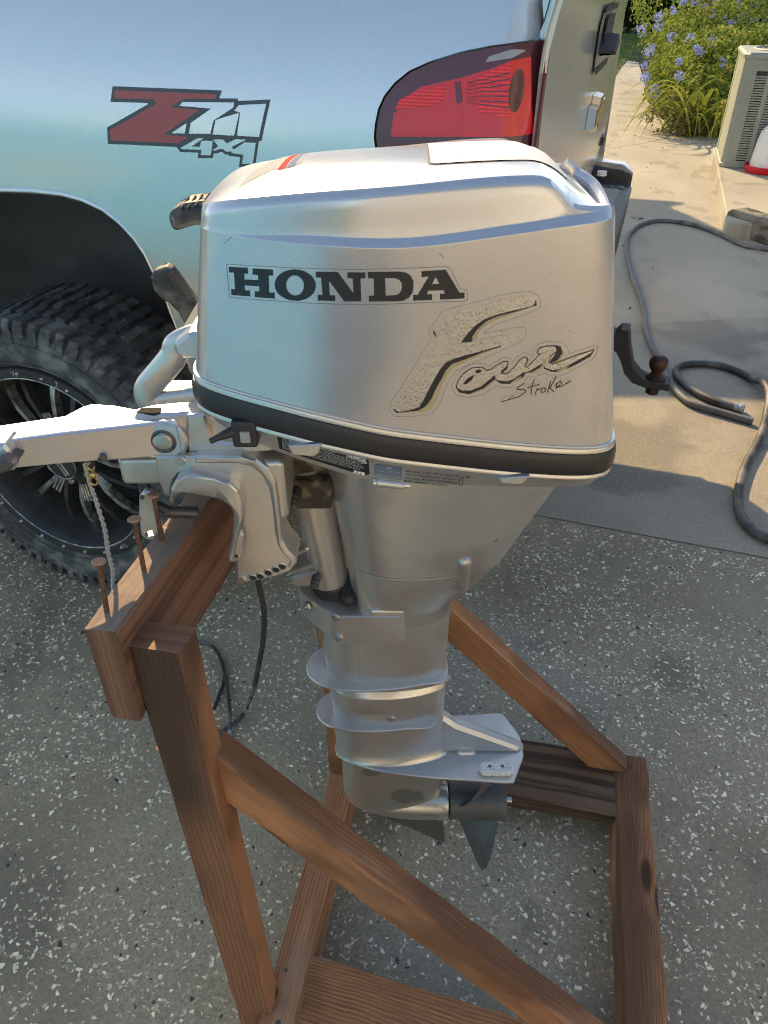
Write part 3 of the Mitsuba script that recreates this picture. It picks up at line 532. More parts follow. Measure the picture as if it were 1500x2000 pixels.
# white hand panel, groove and bare primer on the top
TOPT = cw.triangles[(cw.face_normals[:, 2] > .05) & (cw.triangles_center[:, 2] > 1.285)]
def on_top(e):
    """Points (x, y) dropped onto the upper faces of the cowl mesh itself."""
    a, b, c = TOPT[:, 0], TOPT[:, 1], TOPT[:, 2]
    den = (b[:, 1] - c[:, 1]) * (a[:, 0] - c[:, 0]) + (c[:, 0] - b[:, 0]) * (a[:, 1] - c[:, 1])
    den = np.where(np.abs(den) < 1e-14, 1e-14, den)
    def f(x, y):
        out = []
        for p, q in zip(x, y):
            l0 = ((b[:, 1] - c[:, 1]) * (p - c[:, 0]) + (c[:, 0] - b[:, 0]) * (q - c[:, 1])) / den
            l1 = ((c[:, 1] - a[:, 1]) * (p - c[:, 0]) + (a[:, 0] - c[:, 0]) * (q - c[:, 1])) / den
            m = np.minimum(np.minimum(l0, l1), 1 - l0 - l1); ok = m > -1e-4
            k = np.flatnonzero(ok); k = k if len(k) else np.array([np.argmax(m)])
            z = (l0[k] * a[k, 2] + l1[k] * b[k, 2] + (1 - l0[k] - l1[k]) * c[k, 2]).max()
            out.append((p, q, z + e))
        return np.array(out)
    return f
pan = np.array([(.043, YC - .072), (.172, YC - .070), (.172, YC + .066), (.047, YC + .066)])
panel = Polygon(roundpoly(pan, .006))
put(CW, 'top_panel', patch(panel, on_top(.0011), .006), 'panel_white', smooth=True, label='white rectangular panel on top of the engine cover')
put(CW, 'groove', patch(panel.buffer(.0022).difference(panel.buffer(-.001)), on_top(.0003), .006), 'black_plastic', smooth=True)
spots = []
for (a, b, rx, ry) in ((.050, YC - .089, .014, .0055), (.083, YC - .092, .007, .003), (.112, YC - .094, .010, .0045), (.088, YC - .100, .006, .004), (.125, YC - .104, .03, .0026), (.155, YC - .088, .005, .002), (.17, YC - .097, .006, .003), (.062, YC - .103, .006, .002)):
    ang = np.linspace(0, 6.283, 26)[:-1]; r = 1 + .35 * RNG.normal(0, .6, 25); r = np.clip((r + np.roll(r, 1)) / 2, .5, 1.5)
    spots.append(Polygon(np.c_[a + rx * r * np.cos(ang), b + ry * r * np.sin(ang)]).buffer(0))
put(CW, 'bare_primer', cat([patch(g, on_top(.0002), .004) for g in geoms(unary_union(spots))]), 'primer', smooth=True, label='chipped white primer spots along the shoulder', stuff=True)
# warning sticker on the front of the top
wst = np.array([(-0.1375,0.7576),(-0.1096,0.7869),(-0.0808,0.7963),(-0.08,0.885),(-0.1044,0.8681),(-0.1305,0.8386)])
put(CW, 'sticker', patch(Polygon(wst), on_top(.0003), .004), 'sticker_grey', smooth=True, label='faded warning sticker on the front of the cover')
put(CW, 'sticker_stripe', patch(Polygon([(-0.1026,0.7822),(-0.0953,0.7822),(-0.0885,0.8821),(-0.0953,0.8736)]), on_top(.0005), .004), 'sticker_red', smooth=True)
put(CW, 'sticker_stripe', patch(Polygon([(-0.0938,0.7822),(-0.0861,0.7892),(-0.0808,0.8821),(-0.0871,0.8793)]), on_top(.0005), .004), 'sticker_blue', smooth=True)
stl = [LineString(p).buffer(.0005) for p in ([(-0.1354,0.7686),(-0.1132,0.7846)], [(-0.1329,0.7846),(-0.112,0.7987)], [(-0.131,0.7987),(-0.1111,0.8157)], [(-0.1294,0.8157),(-0.109,0.8334)], [(-0.1279,0.8308),(-0.1069,0.8517)])]
put(CW, 'sticker_text', cat([patch(p, on_top(.0005), .004) for p in stl]), 'sticker_ink', smooth=True)

# belt, trim and lower tray follow the plan of the cowl
def plan_ring():
    us = np.concatenate([UST, UST[-2:0:-1]]); sg = np.concatenate([-np.ones(len(UST)), np.ones(len(UST) - 2)])
    z = cowl_zb(us); x = cowl_xf(z) + us * (cowl_xr(z) - cowl_xf(z)); y = YC + sg * cowl_hw(us)
    t = np.stack([np.roll(x, -1) - np.roll(x, 1), np.roll(y, -1) - np.roll(y, 1)], 1); t /= np.maximum(np.linalg.norm(t, axis=1, keepdims=True), 1e-9)
    n = np.stack([t[:, 1], -t[:, 0]], 1)
    n[np.abs(y - YC) < 1e-4, 1] = 0
    c = np.stack([x - .03, y - YC], 1); n *= np.sign((n * c).sum(1, keepdims=True)); 
    return us, x, y, z, n
us_, rx_, ry_, rz_, rn_ = plan_ring()
def skirt(prof, **kw):
    return grid([np.c_[rx_ + o * rn_[:, 0], ry_ + o * rn_[:, 1], (rz_ + d) if not callable(d) else d(us_)] for d, o in prof], cv=True, **kw)
rimp = smoothpath([(0.2117,0.935,1.3002),(0.2249,0.935,1.2904),(0.2351,0.925,1.2864),(0.2437,0.91,1.2803),(0.2479,0.885,1.2713),(0.2458,0.85,1.2638),(0.2351,0.8,1.2639)], 8)
rimp[:, 0] -= .007
put(CW, 'rear_rim', tube(rimp, .0045, 10, flat=2.0), 'cowl_silver', smooth=60)
put(om, 'rubber_belt', skirt([(-.0035, -.004), (-.0035, .0030), (-.006, .0045), (-.012, .0055), (-.021, .0056), (-.027, .0045), (-.0303, .002), (-.0303, -.004)]), 'rubber', smooth=50, label='black rubber band under the engine cover')
put(CW, 'trim', skirt([(.0055, -.002), (.0055, .0014), (.004, .0022), (.0025, .0012), (.0018, .0012), (.0002, .0024), (-.0030, .0024), (-.0034, .0010), (-.0034, -.002)]), 'cast_silver', smooth=50)
def tray_zb(u): return pch(u, [0, .1, .2, .33, .42, 1.], [1.078, 1.066, 1.050, 1.032, 1.021, 1.012])
def tray_in(t): return .001 + .011 * t
tz = lambda f: (lambda u: (cowl_zb(u) - .034) * (1 - f) + tray_zb(u) * f)
tray = skirt([(-.0295, -.006), (-.030, .0025), (-.032, .0035), (-.034, .0035), (-.0355, .001)] + [(tz(f), -tray_in(f)) for f in (.2, .5, .8, .95)] + [(tz(1.0), -.016), (tz(1.0), -.06)])
put(om, 'lower_tray', tray, 'cast_silver', smooth=35, label='silver lower cover with printed labels')
LT = om + '__lower_tray'
def on_tray(e):
    def f(x, z):
        a, b = np.asarray(x, float), np.asarray(z, float)
        u = np.clip((a - cowl_xf(1.085)) / (cowl_xr(1.085) - cowl_xf(1.085)), 0, 1); t = (cowl_zb(u) - .034 - b) / np.maximum(cowl_zb(u) - .034 - tray_zb(u), 1e-3)
        return np.c_[a, YC - cowl_hw(u) + tray_in(np.clip(t, -.2, 1.1)) - e, b]
    return f
def tdecal(name, g, mat, e, cell=.01, **k): return put(LT, name, cat([patch(q, on_tray(e), cell) for q in geoms(g)]), mat, smooth=True, **k)
plate = Polygon([(-0.1138,1.0808),(-0.1076,1.0839),(-0.0166,1.0574),(-0.0158,1.0318),(-0.0214,1.0298),(-0.1134,1.0587)])
tdecal('rating_plate', plate, 'decal_black', .0006, label='black rating plate full of small print')
A_, B_ = [(-0.1111,1.0802),(-0.0177,1.0554)]; C_ = [(-0.1127,1.0599)][0]
def pl(u, v): return (A_[0] + u * (B_[0] - A_[0]) + v * (C_[0] - A_[0]), A_[1] + u * (B_[1] - A_[1]) + v * (C_[1] - A_[1]))
rows = []
for r in range(9):
    v = .06 + r * .105; u = .03
    while u < (.62 if r < 2 else .93):
        l = RNG.uniform(.012, .05); rows.append(Polygon([pl(u, v), pl(u + l, v), pl(u + l, v + .05), pl(u, v + .05)])); u += l + RNG.uniform(.006, .014)
tdecal('small_print', unary_union(rows), 'decal_grey', .0009, stuff=True)
def put_text(text, o, du, h, mat, fn, bold=False, name='lettering', parent=None, up=None):
    """Flat lettering along direction du from o in the label's own plane."""
    g = textshape(text, 1.0, bold); du = np.array(du) / np.linalg.norm(du); up = np.array([-du[1], du[0]]) if up is None else np.array(up)
    g = affinity.affine_transform(g, [du[0] * h, up[0] * h, du[1] * h, up[1] * h, o[0], o[1]])
    return put(parent or LT, name, cat([patch(q, fn, .01) for q in geoms(g)]), mat, smooth=True)
dl = np.array(B_) - np.array(A_)
put_text('HONDA', pl(.76, .22), dl, .0042, 'decal_white', on_tray(.0010), True)
put_text('EM', pl(.93, .36), dl, .0030, 'decal_white', on_tray(.0010), True)
xl = Polygon([pl(.855, 1.06), pl(.985, 1.06), pl(.985, 1.27), pl(.855, 1.27)]); tdecal('label', xl, 'decal_white', .0009)
put_text('X  L', pl(.875, 1.23), dl, .0030, 'decal_black', on_tray(.0012), True)
oil = Polygon(roundpoly([(-0.0105,1.0481),(0.0195,1.0442),(0.0197,1.0263),(-0.0107,1.031)], .002)); tdecal('oil_label', oil, 'decal_blue', .0006, label='blue label about the oil filler')
tri = Polygon([(0.0011,1.0429),(0.0089,1.0416),(0.005,1.0455)]); tdecal('label', tri, 'decal_grey', .0009)
do = np.array([(0.0197,1.0263)][0]) - np.array([(-0.0107,1.031)][0])
put_text('OIL  FILLER', [(-0.0061,1.0376)][0], do, .0030, 'decal_grey', on_tray(.0009), True)
put_text('UNDER COVER', [(-0.009,1.0317)][0], do, .0030, 'decal_grey', on_tray(.0009), True)
for s, p in (('\u00b7OIL\u00b7SAE 10W-30 1.05US qt.(1.0l)', [(0.0212,1.0376)][0]), (' API STANDARD SF OR SG', [(0.0213,1.0317)][0]), ('\u00b7ADD OIL WHEN NECESSARY', [(0.0203,1.0263)][0]), (' SEE OWNER\u2019S MANUAL', [(0.0209,1.0203)][0])):
    put_text(s, p, do * np.array([1, .8]), .0032, 'decal_outline', on_tray(.0006), True)
put_text('UPPER', [(0.0732,1.0263)][0], do, .0017, 'decal_outline', on_tray(.0006), True); put_text('LOWER', [(0.0719,1.0183)][0], do, .0017, 'decal_outline', on_tray(.0006), True)
tdecal('label', LineString([(0.0827,1.0169),(0.0832,1.0283),(0.0866,1.0277),(0.0862,1.0162),(0.0827,1.0169)]).buffer(.0004), 'decal_outline', .0006)
# latch tabs and bolts on the tray
for a, b in (([(-0.1007,1.0743)][0], [(-0.0648,1.0616)][0]), ([(0.1227,1.0387)][0], [(0.1557,1.0302)][0])):
    x0, x1 = a[0], b[0]; zt, zb_ = a[1], b[1]
    yy = float(on_tray(0)([(x0 + x1) / 2], [(zt + zb_) / 2])[0][1])
    put(LT, 'latch_tab', prism([(x0, zt), (x0 + .004, zb_ + .002), (x1 - .010, zb_), (x1 - .004, zb_ + .004), (x1, zt + .003)], yy - .012, yy + .004, .001), 'cast_silver')
c0 = np.array(on_tray(.004)(*map(np.array, zip([(-0.0085,1.0223)][0], [(0.0226,1.0189)][0]))))
put(LT, 'oil_filler_catch', [cyl(c0[0], c0[1], .0052, 14, .0015), cyl(c0[0] - (.003, 0, 0), c0[0], .004, 10), cyl(c0[1], c0[1] + (.006, 0, -.0005), .0035, 10)], 'cast_silver', label='small scuffed catch below the oil label')

# exhaust housing, leg, lower mount
def plan(xf, xr, hw, n=64, nf=2.4, nr=5.):
    t = np.linspace(0, 2 * np.pi, n, endpoint=False); xm = xf + (xr - xf) * .42
    o = []
    for a in t:
        c_, s_ = math.cos(a), math.sin(a)
        if c_ < 0: r = (abs(c_) ** nf + abs(s_) ** nf) ** (-1 / nf); o.append((xm + c_ * r * (xm - xf), s_ * r * hw))
        else: r = (abs(c_) ** nr + abs(s_) ** nr) ** (-1 / nr); o.append((xm + c_ * r * (xr - xm), s_ * r * hw * (1 - .45 * max(0, c_ * r) ** 2)))
    return np.array(o)
def stack(levels, **k):
    return grid([np.c_[plan(a, b, h, **k) + (0, YC), np.full(64, z)] for z, a, b, h in levels], cv=True, capu=True)
case = stack([(1.013, -.078, .250, .090), (.97, -.0735, .231, .086), (.9293, -.0693, .2124, .081), (.88, -.062, .188, .077), (.8325, -.0553, .1655, .0732)])
put(om, 'exhaust_housing', case, 'cast_silver', smooth=40)
EH = om + '__exhaust_housing'
case2 = stack([(.8313, -.0553, .1640, .0725), (.8305, -.0553, .1648, .0735), (.80, -.051, .142, .068), (.77, -.048, .120, .0585), (.751, -.0465, .104, .0515), (.735, -.0455, .0985, .047), (.715, -.0455, .098, .044)])
put(om, 'exhaust_housing', case2, 'cast_silver', smooth=40)
bo = []
for (p, r0, q, r1) in (([(0.0399,0.97)][0], .013, [(0.0477,0.8835)][0], .004), ([(-0.0329,0.8572)][0], .0105, [(-0.0233,0.7385)][0], .012), ([(-0.038,0.895)][0], .004, [(-0.0329,0.8529)][0], .010), ([(0.1039,0.8558)][0], .011, [(0.108,0.8045)][0], .006)):
    ya, yb = (.757 + r0 * (.55 if p[0] < 0 or p[0] > .08 else .05) + .022 * (p[0] < 0) + .004 * (p[0] > .08), .768 + r1 * .7 + .016 * (q[0] < 0))
    bo.append(hull([((p[0], ya, p[1]), r0), ((q[0], yb, q[1]), r1)], 28))
put(EH, 'bolt_boss', bo, 'cast_silver', smooth=50)
for p in ([(0.1023,0.8572)][0], [(-0.0328,0.8473)][0]):
    put(EH, 'bolt', cyl((p[0], .765 + .022 * (p[0] < 0), p[1] - .004), (p[0], .765 + .022 * (p[0] < 0), p[1] + .001), .0075, 14, .001), 'steel')
for p in ([(-0.0395,0.9165)][0], [(0.1423,0.8852)][0]):
    put(EH, 'screw', cyl((p[0], .7585 + .02 * (p[0] < 0) + .012 * (p[0] > .1), p[1]), (p[0], .80, p[1]), .0026, 10), 'dark_steel')
leg = stack([(.735, -.074, .0965, .040), (.69, -.088, .0965, .040), (.6365, -.0945, .0965, .0385), (.592, -.090, .097, .0375), (.5559, -.086, .0975, .0365), (.50, -.084, .098, .0355), (.470, -.0835, .0985, .0350)], nf=2.2)
put(om, 'leg', leg, 'cast_silver', smooth=40)
LG = om + '__leg'
# raised band between the two splash plates
put(LG, 'band', stack([(.572, -.0865, .0955, .0365), (.563, -.0890, .0975, .0435), (.560, -.0892, .0980, .0440), (.527, -.0875, .0980, .0430), (.522, -.0855, .0975, .0365)], nf=2.2), 'cast_silver', smooth=30)
put(LG, 'rib', cbox((-.0365, YC - .0400, .598), (-.0345, YC - .0362, .668), .0004), 'cast_silver')
def halfplate(trace, z, th, name, mat='cast_silver', c=.001, extra=None):
    t = [p for p in trace if p[1] < YC - .001]
    pts = np.array(t + [(x, 2 * YC - y) for x, y in t[::-1]])
    pts = smoothpoly(pts, 4)
    m = prism(pts, z - th, z, c, to3=lambda x, y, h: (x, y, h)); return put(om, name, m, mat, smooth=40)
halfplate([(-0.1221,0.8271),(-0.1195,0.8143),(-0.1138,0.8038),(-0.1037,0.7945),(-0.0907,0.7873),(-0.07,0.7813),(-0.0427,0.7782),(-0.0078,0.7793),(0.0273,0.7833),(0.0627,0.7914),(0.0963,0.8017)], .592, .0045, 'splash_plate')
halfplate([(-0.1113,0.8262),(-0.1087,0.8146),(-0.1022,0.8042),(-0.0908,0.795),(-0.0699,0.7879),(-0.041,0.7838),(-0.0041,0.7838),(0.0329,0.7879),(0.0827,0.797)], .490, .0045, 'splash_plate')
halfplate([(-0.0926,0.8418),(-0.0901,0.829),(-0.0823,0.8164),(-0.0678,0.8039),(-0.0431,0.7917),(-0.0086,0.7806),(0.0426,0.7717),(0.0933,0.7658),(0.1523,0.7619),(0.2076,0.758),(0.217,0.7648),(0.2268,0.7856),(0.2355,0.8039),(0.2383,0.8164)], .392, .0055, 'ventilation_plate', c=.0015)
VP = om + '__ventilation_plate'
strut = stack([(.492, -.0835, .098, .0345), (.45, -.083, .098, .0335), (.41, -.082, .099, .0335), (.396, -.083, .104, .0385), (.3915, -.085, .11, .043)], nf=2.2)
ridge = prism([(.088, .478), (.094, .485), (.101, .478), (.122, .458), (.232, .398), (.240, .391), (.05, .391)], YC - .0125, YC + .0125, .006)
put(om, 'lower_unit', [strut, ridge], 'cast_silver', smooth=40)
LU = om + '__lower_unit'
put(LU, 'screw', cyl((.0118, YC - .0385, .508), (.0118, YC - .030, .508), .0062, 18, .001), 'steel')
bp = [(0.1402,0.8164)][0]
put(VP, 'bump', hull([((bp[0] - .011, bp[1], .392), .006), ((bp[0] + .011, bp[1], .392), .006)], 20), 'cast_silver', smooth=60)
ap = [(0.1585,0.7928),(0.2143,0.7728)]; ax0, ax1 = ap[0][0], ap[1][0]; ay = [(0.1862,0.7798)][0][1]
st = Polygon(LineString([(ax0 + .011, ay), (ax1 - .010, ay)]).buffer(.0115, quad_segs=6).exterior)
put(VP, 'anode', prism(np.array(st.exterior.coords)[:-1], .3915, .4035, .003, to3=lambda x, y, h: (x, y, h)), 'anode_zinc', smooth=35, label='chalky zinc anode block on the plate')
AN = VP + '__anode'
for dx in (-.0105, .0105): put(om, 'anode_screw', cyl(((ax0 + ax1) / 2 + dx, ay + .001, .403), ((ax0 + ax1) / 2 + dx, ay + .001, .4042), .0028, 10), 'dark_steel')
# gear case
prof = [(-.066, 0), (-.062, .005), (-.054, .010), (-.040, .0165), (-.022, .0225), (.0, .0275), (.025, .0315), (.055, .0338), (.0985, .0345)]
gc = lathe([(x, r) for x, r in prof] + [(.0985, .0)], (0, YC, .235), (1, 0, 0), 48)
neck = stack([(.389, -.073, .107, .027), (.34, -.0735, .106, .0285), (.30, -.0735, .104, .0305), (.272, -.0728, .100, .0315), (.256, -.070, .0975, .0305), (.242, -.061, .0975, .0275), (.228, -.042, .095, .0235), (.216, -.015, .090, .0185)], nf=2.0, nr=8)
put(om, 'gear_case', [gc, neck], 'gear_silver', smooth=50, label='scuffed silver gear housing with dark rubbed patches')
GCS = om + '__gear_case'
put(GCS, 'ring', lathe([(.0985, 0), (.0985, .0347), (.1005, .0355), (.1125, .0352), (.1165, .033), (.1165, 0)], (0, YC, .235), (1, 0, 0), 40), 'cast_silver', smooth=40)
sk = prism(roundpoly([(-.012, .205), (.004, .180), (.06, .141), (.1120, .0985), (.1190, .0995), (.1140, .150), (.107, .178), (.100, .215)], .002), YC - .0035, YC + .0035, .002)
put(om, 'skeg', sk, 'skeg_shade', smooth=40)
put(GCS, 'water_inlet', cbox((.036, YC - .0325, .352), (.058, YC - .0265, .357), .0005), 'black_plastic')
# propeller
hubp = [(.119, 0), (.119, .031), (.121, .0335), (.20, .0350), (.221, .0385), (.2215, .036), (.213, .029), (.20, .0)]
pr = put(om, 'propeller', lathe(hubp, (0, YC, .235), (1, 0, 0), 40), 'prop_grey', smooth=35, label='dark grey three blade propeller')
def blade(th0):
    rows = []
    for i, r in enumerate(np.linspace(.028, .120, 16)):
        t = (r - .028) / .092; ch = .088 * math.sqrt(max(1e-4, 1 - (max(0, t - .10) / .90) ** 1.7)) * (1 - .15 * t); pitch = math.atan2(.36, 2 * math.pi * max(r, .045)) ; rake = .012 * t - .004 * t * t
        row = []
        for s, side in [(q, 1) for q in np.linspace(-.5, .5, 9)] + [(q, -1) for q in np.linspace(.5, -.5, 9)[1:-1]]:
            al = s * ch; camber = .05 * ch * (1 - 4 * s * s); tk = .0028 * (1 - .6 * t) * math.sqrt(max(0, 1 - 4 * s * s)) + .0004
            axl = al * math.sin(pitch) + camber * math.cos(pitch) + side * tk * math.cos(pitch) * .8; tang = al * math.cos(pitch) - camber * math.sin(pitch) + .010 * t
            phi = tang / max(r, .04)
            row.append((.170 + rake + axl, YC - r * math.sin(th0 + phi), .235 - r * math.cos(th0 + phi)))
        rows.append(row)
    return grid(rows, cv=True, capu=True)
for k in range(3): put(pr, 'blade', blade(math.radians(44) + k * 2 * math.pi / 3), 'prop_grey', smooth=40)
put(pr, 'nut', [hexnut((.2135, YC, .235), (1, 0, 0), .012, .012), cyl((.2135, YC, .235), (.235, YC, .235), .006, 12)], 'steel')

# swivel tube, lower mount
put(om, 'swivel_tube', lathe([(0, 0), (0, .0255), (.004, .0265), (.03, .0255), (.12, .0275), (.185, .030), (.20, .030), (.20, 0)], (-.0765, YC - .004, .772), (-.118, 0, .993), 36), 'cast_silver', smooth=40)
SW = om + '__swivel_tube'
put(SW, 'seal', lathe([(-.018, 0), (-.018, .0275), (-.002, .0285), (.0005, .0275), (.0005, 0)], (-.0765, YC - .004, .772), (-.118, 0, .993), 32), 'rubber', smooth=40)
def yb(px, y): return None
put(SW, 'bracket', [rounded((-.112, .782, .925), (-.066, .812, .968), .005), rounded((-.125, .80, .955), (-.06, .86, 1.02), .006)], 'grime', label='greasy swivel bracket under the tray')
w0 = [(-0.1084,0.9553)][0]
put(SW, 'bolt', [cyl((w0[0], .783, w0[1]), (w0[0] - .004, .768, w0[1] - .004), .008, 14, .001), hexnut((w0[0] - .004, .768, w0[1] - .004), (-.25, -.93, -.25), .0062, .005)], 'black_plastic')
rbs = []
for a, b in (([(-0.1303,0.8255)][0], [(-0.1049,0.8433)][0]), ([(-0.1289,0.7963)][0], [(-0.0767,0.8237)][0]), ([(-0.1269,0.785)][0], [(-0.0983,0.7869)][0])):
    rbs.append(hull([((a[0], .815, a[1]), .0055), ((b[0], .808, b[1]), .0045)], 14))
put(SW, 'rib', rbs, 'cast_silver', smooth=40)
fl = [(-0.126,0.7981),(-0.1297,0.785),(-0.118,0.7794),(-0.0943,0.7813),(-0.0929,0.8073)]
put(SW, 'flange', prism(fl, .80, .86, .003), 'cast_silver', smooth=40)
b1 = [(-0.0929,0.7999)][0]
put(SW, 'bolt', [cyl((b1[0], .80, b1[1]), (b1[0] - .002, .783, b1[1] - .001), .0065, 14, .001), hexnut((b1[0] - .002, .783, b1[1] - .001), (-.2, -.96, -.1), .0055, .004)], 'dark_steel')
# lower mount: a shell wrapped round the front of the leg
mz1, mz0 = [(-0.0356,0.7494)][0][1], [(-0.0367,0.6954)][0][1]
mx1 = [(0.0273,0.7377)][0][0]; mxa = [(-0.0642,0.7494)][0][0]
mo = [(mx1 + .004, YC - .036), (mx1 + .004, .788), (mx1 + .002, .781), (mx1 - .003, .777), (mx1 - .010, .775), (mxa, .775), (mxa - .025, .789), (mxa - .052, .812), (mxa - .060, .83)]
mp = np.array(mo + [(x, 2 * YC - y) for x, y in mo[-2::-1]])
put(om, 'lower_mount', prism(mp, mz0, mz1, .0025, to3=lambda x, y, h: (x, y, h + (.012 * max(0, (mxa - x) / .06) if h > (mz0 + mz1) / 2 else .020 * max(0, (mxa - x) / .06)))), 'cast_silver', smooth=35)
LM = om + '__lower_mount'
put(LM, 'slot_cover', rounded((-.020, .776, mz1 - .004), (mx1 + .002, .80, mz1 + .009), .004), 'cast_silver')
put(LM, 'slot', cbox((-.018, .7775, mz1 - .002), (mx1 - .004, .781, mz1 + .0022), .0004), 'black_plastic')
for p, ax, yy in (([(-0.0671,0.7475)][0], (-.2, -.98, 0), .777), ([(-0.0649,0.7087)][0], (-.2, -.98, 0), .777), ([(-0.1083,0.7431)][0], (-.75, -.66, 0), .803)):
    b = put(LM, 'bolt', [hexnut((p[0], yy, p[1]), ax, .0072, .0045), cyl((p[0], yy, p[1]), np.array((p[0], yy, p[1])) + .0075 * np.array(ax), .0034, 12)], 'steel')
put(LM, 'gap', hull([((-.050, .80, mz1 + .012), .012), ((-.052, .83, mz1 + .015), .020)]), 'black_plastic')

# clamp bracket on the board
co = [(-0.2528,1.0442),(-0.2088,1.0442),(-0.158,1.0442),(-0.1415,1.0395),(-0.129,1.0275),(-0.1226,1.0091),(-0.1208,0.9809),(-0.121,0.9478),(-0.1203,0.9265),(-0.1157,0.9133),(-0.1073,0.9014),(-0.1067,0.8918),(-0.1157,0.8796),(-0.1327,0.8714),(-0.1588,0.8639),(-0.1821,0.8597),(-0.182,0.8772),(-0.1788,0.9054),(-0.1745,0.9327),(-0.1686,0.9478),(-0.1626,0.97),(-0.1618,0.988),(-0.1657,1.0056),(-0.1738,1.0152),(-0.1893,1.02),(-0.2161,1.0255),(-0.2291,1.0228),(-0.2374,1.0139),(-0.2416,1.0021),(-0.2451,0.988),(-0.2521,0.9951),(-0.2549,1.0194)]
put(om, 'clamp_bracket', prism(roundpoly(co, .0025), .716, .728, .002), 'cast_silver', smooth=40, label='silver clamp bracket hooked over the board')
CB = om + '__clamp_bracket'
lipo = [(-0.2423,0.9949),(-0.2375,1.0102),(-0.2291,1.0239),(-0.2149,1.0313),(-0.1873,1.0259),(-0.1709,1.0205),(-0.162,1.0089),(-0.1582,0.9907),(-0.1601,0.9721),(-0.1665,0.9515),(-0.1724,0.9365),(-0.178,0.9087),(-0.1846,0.9039),(-0.1875,0.911),(-0.1817,0.9289),(-0.1762,0.9456),(-0.1716,0.975),(-0.1738,0.9857),(-0.18,0.9928),(-0.1881,0.9977),(-0.1995,0.9991),(-0.2133,1.0033),(-0.2275,1.0047),(-0.2346,0.9998),(-0.2392,0.9857)]
put(CB, 'hook_lip', prism(roundpoly(lipo, .0015), .700, .722, .003), 'cast_silver', smooth=45)
ribp = [(-0.2079,1.046),(-0.1573,1.046),(-0.1409,1.0414),(-0.1285,1.0294),(-0.122,1.011),(-0.1203,0.9829),(-0.1205,0.95),(-0.1198,0.9288),(-0.1153,0.9157),(-0.1069,0.9038),(-0.1063,0.8943),(-0.1137,0.8854),(-0.1186,0.8878),(-0.1141,0.8975),(-0.1214,0.907),(-0.1266,0.9196),(-0.1289,0.9425),(-0.1285,0.9758),(-0.1303,1.002),(-0.1362,1.0199),(-0.1465,1.0314),(-0.1613,1.0361),(-0.2094,1.0361)]
put(CB, 'rim', prism(roundpoly(ribp, .001), .7135, .760, .0025), 'cast_silver', smooth=45)
put(CB, 'rear_plate', prism(roundpoly(co, .0025), .925, .937, .002), 'cast_silver', smooth=40)
put(CB, 'bridge', [rounded((-.150, .72, .955), (-.112, .93, 1.035), .006), rounded((-.30, .725, 1.000), (-.13, .93, 1.036), .006)], 'cast_silver', smooth=40)
ear = [(-0.1718,0.9478),(-0.1661,0.9508),(-0.164,0.9433),(-0.1672,0.9134),(-0.1793,0.9032),(-0.1857,0.9064),(-0.1852,0.9158)]
put(CB, 'ear', prism(roundpoly(ear, .002), .703, .712, .002), 'cast_silver', smooth=40)
ehole = [(-0.1759,0.9143)][0]; put(CB, 'ear_hole', cyl((ehole[0], .7025, ehole[1]), (ehole[0], .704, ehole[1]), .0025, 12), 'black_plastic')
for p in [(-0.162,0.8697),(-0.1529,0.8722),(-0.1423,0.878),(-0.1324,0.8829),(-0.1245,0.8878)]:
    hh = put(CB, 'hole_rim', lathe([(0, .0041), (-.0012, .0046), (-.0008, .0054), (.001, .0058)], (p[0], .7158, p[1]), (0, 1, 0), 20), 'cast_silver')
    put(CB, 'hole', cyl((p[0], .7152, p[1]), (p[0], .7175, p[1]), .0042, 20), 'black_plastic')
for p in [(-0.1772,0.8681),(-0.225,1.0402)]:
    put(CB, 'bolt', hexnut((p[0], .717, p[1]), (0, -1, 0), .0068, .0045), 'steel')
# clamp screw with its handle, left of the board
sc0 = [(-0.2732,0.9634),(-0.2543,0.9522)]
put(om, 'clamp_screw', [tube([(sc0[0][0] + (sc0[1][0] - sc0[0][0]) * t, .74, sc0[0][1] + (sc0[1][1] - sc0[0][1]) * t) for t in np.linspace(0, 1, 40)], np.where(np.arange(40) % 4 < 2, .0072, .0055), 14), cyl((sc0[1][0] - .008, .74, sc0[1][1]), (sc0[1][0] + .03, .745, sc0[1][1] - .004), .0075, 14)], 'dark_steel', smooth=30)
hd = [(-0.2855,0.9815),(-0.278,0.9902),(-0.2706,0.988),(-0.2682,0.9779),(-0.2679,0.9444),(-0.2681,0.9252),(-0.2736,0.9181),(-0.2875,0.9173),(-0.2939,0.9236),(-0.291,0.9557)]
hi_ = [(-0.2891,0.9329),(-0.2784,0.9337),(-0.278,0.9252),(-0.2889,0.9236)]
hm = man(prism(roundpoly(hd, .004), .728, .740, .003)) - man(prism(hi_, .70, .80))
put(om, 'clamp_handle', tm(hm), 'cast_silver', smooth=40, label='silver screw handle of the clamp')
hp = [(-0.2813,0.9819)][0]; put(om + '__clamp_handle', 'pin', cyl((hp[0], .726, hp[1]), (hp[0], .729, hp[1]), .0026, 12), 'dark_steel')

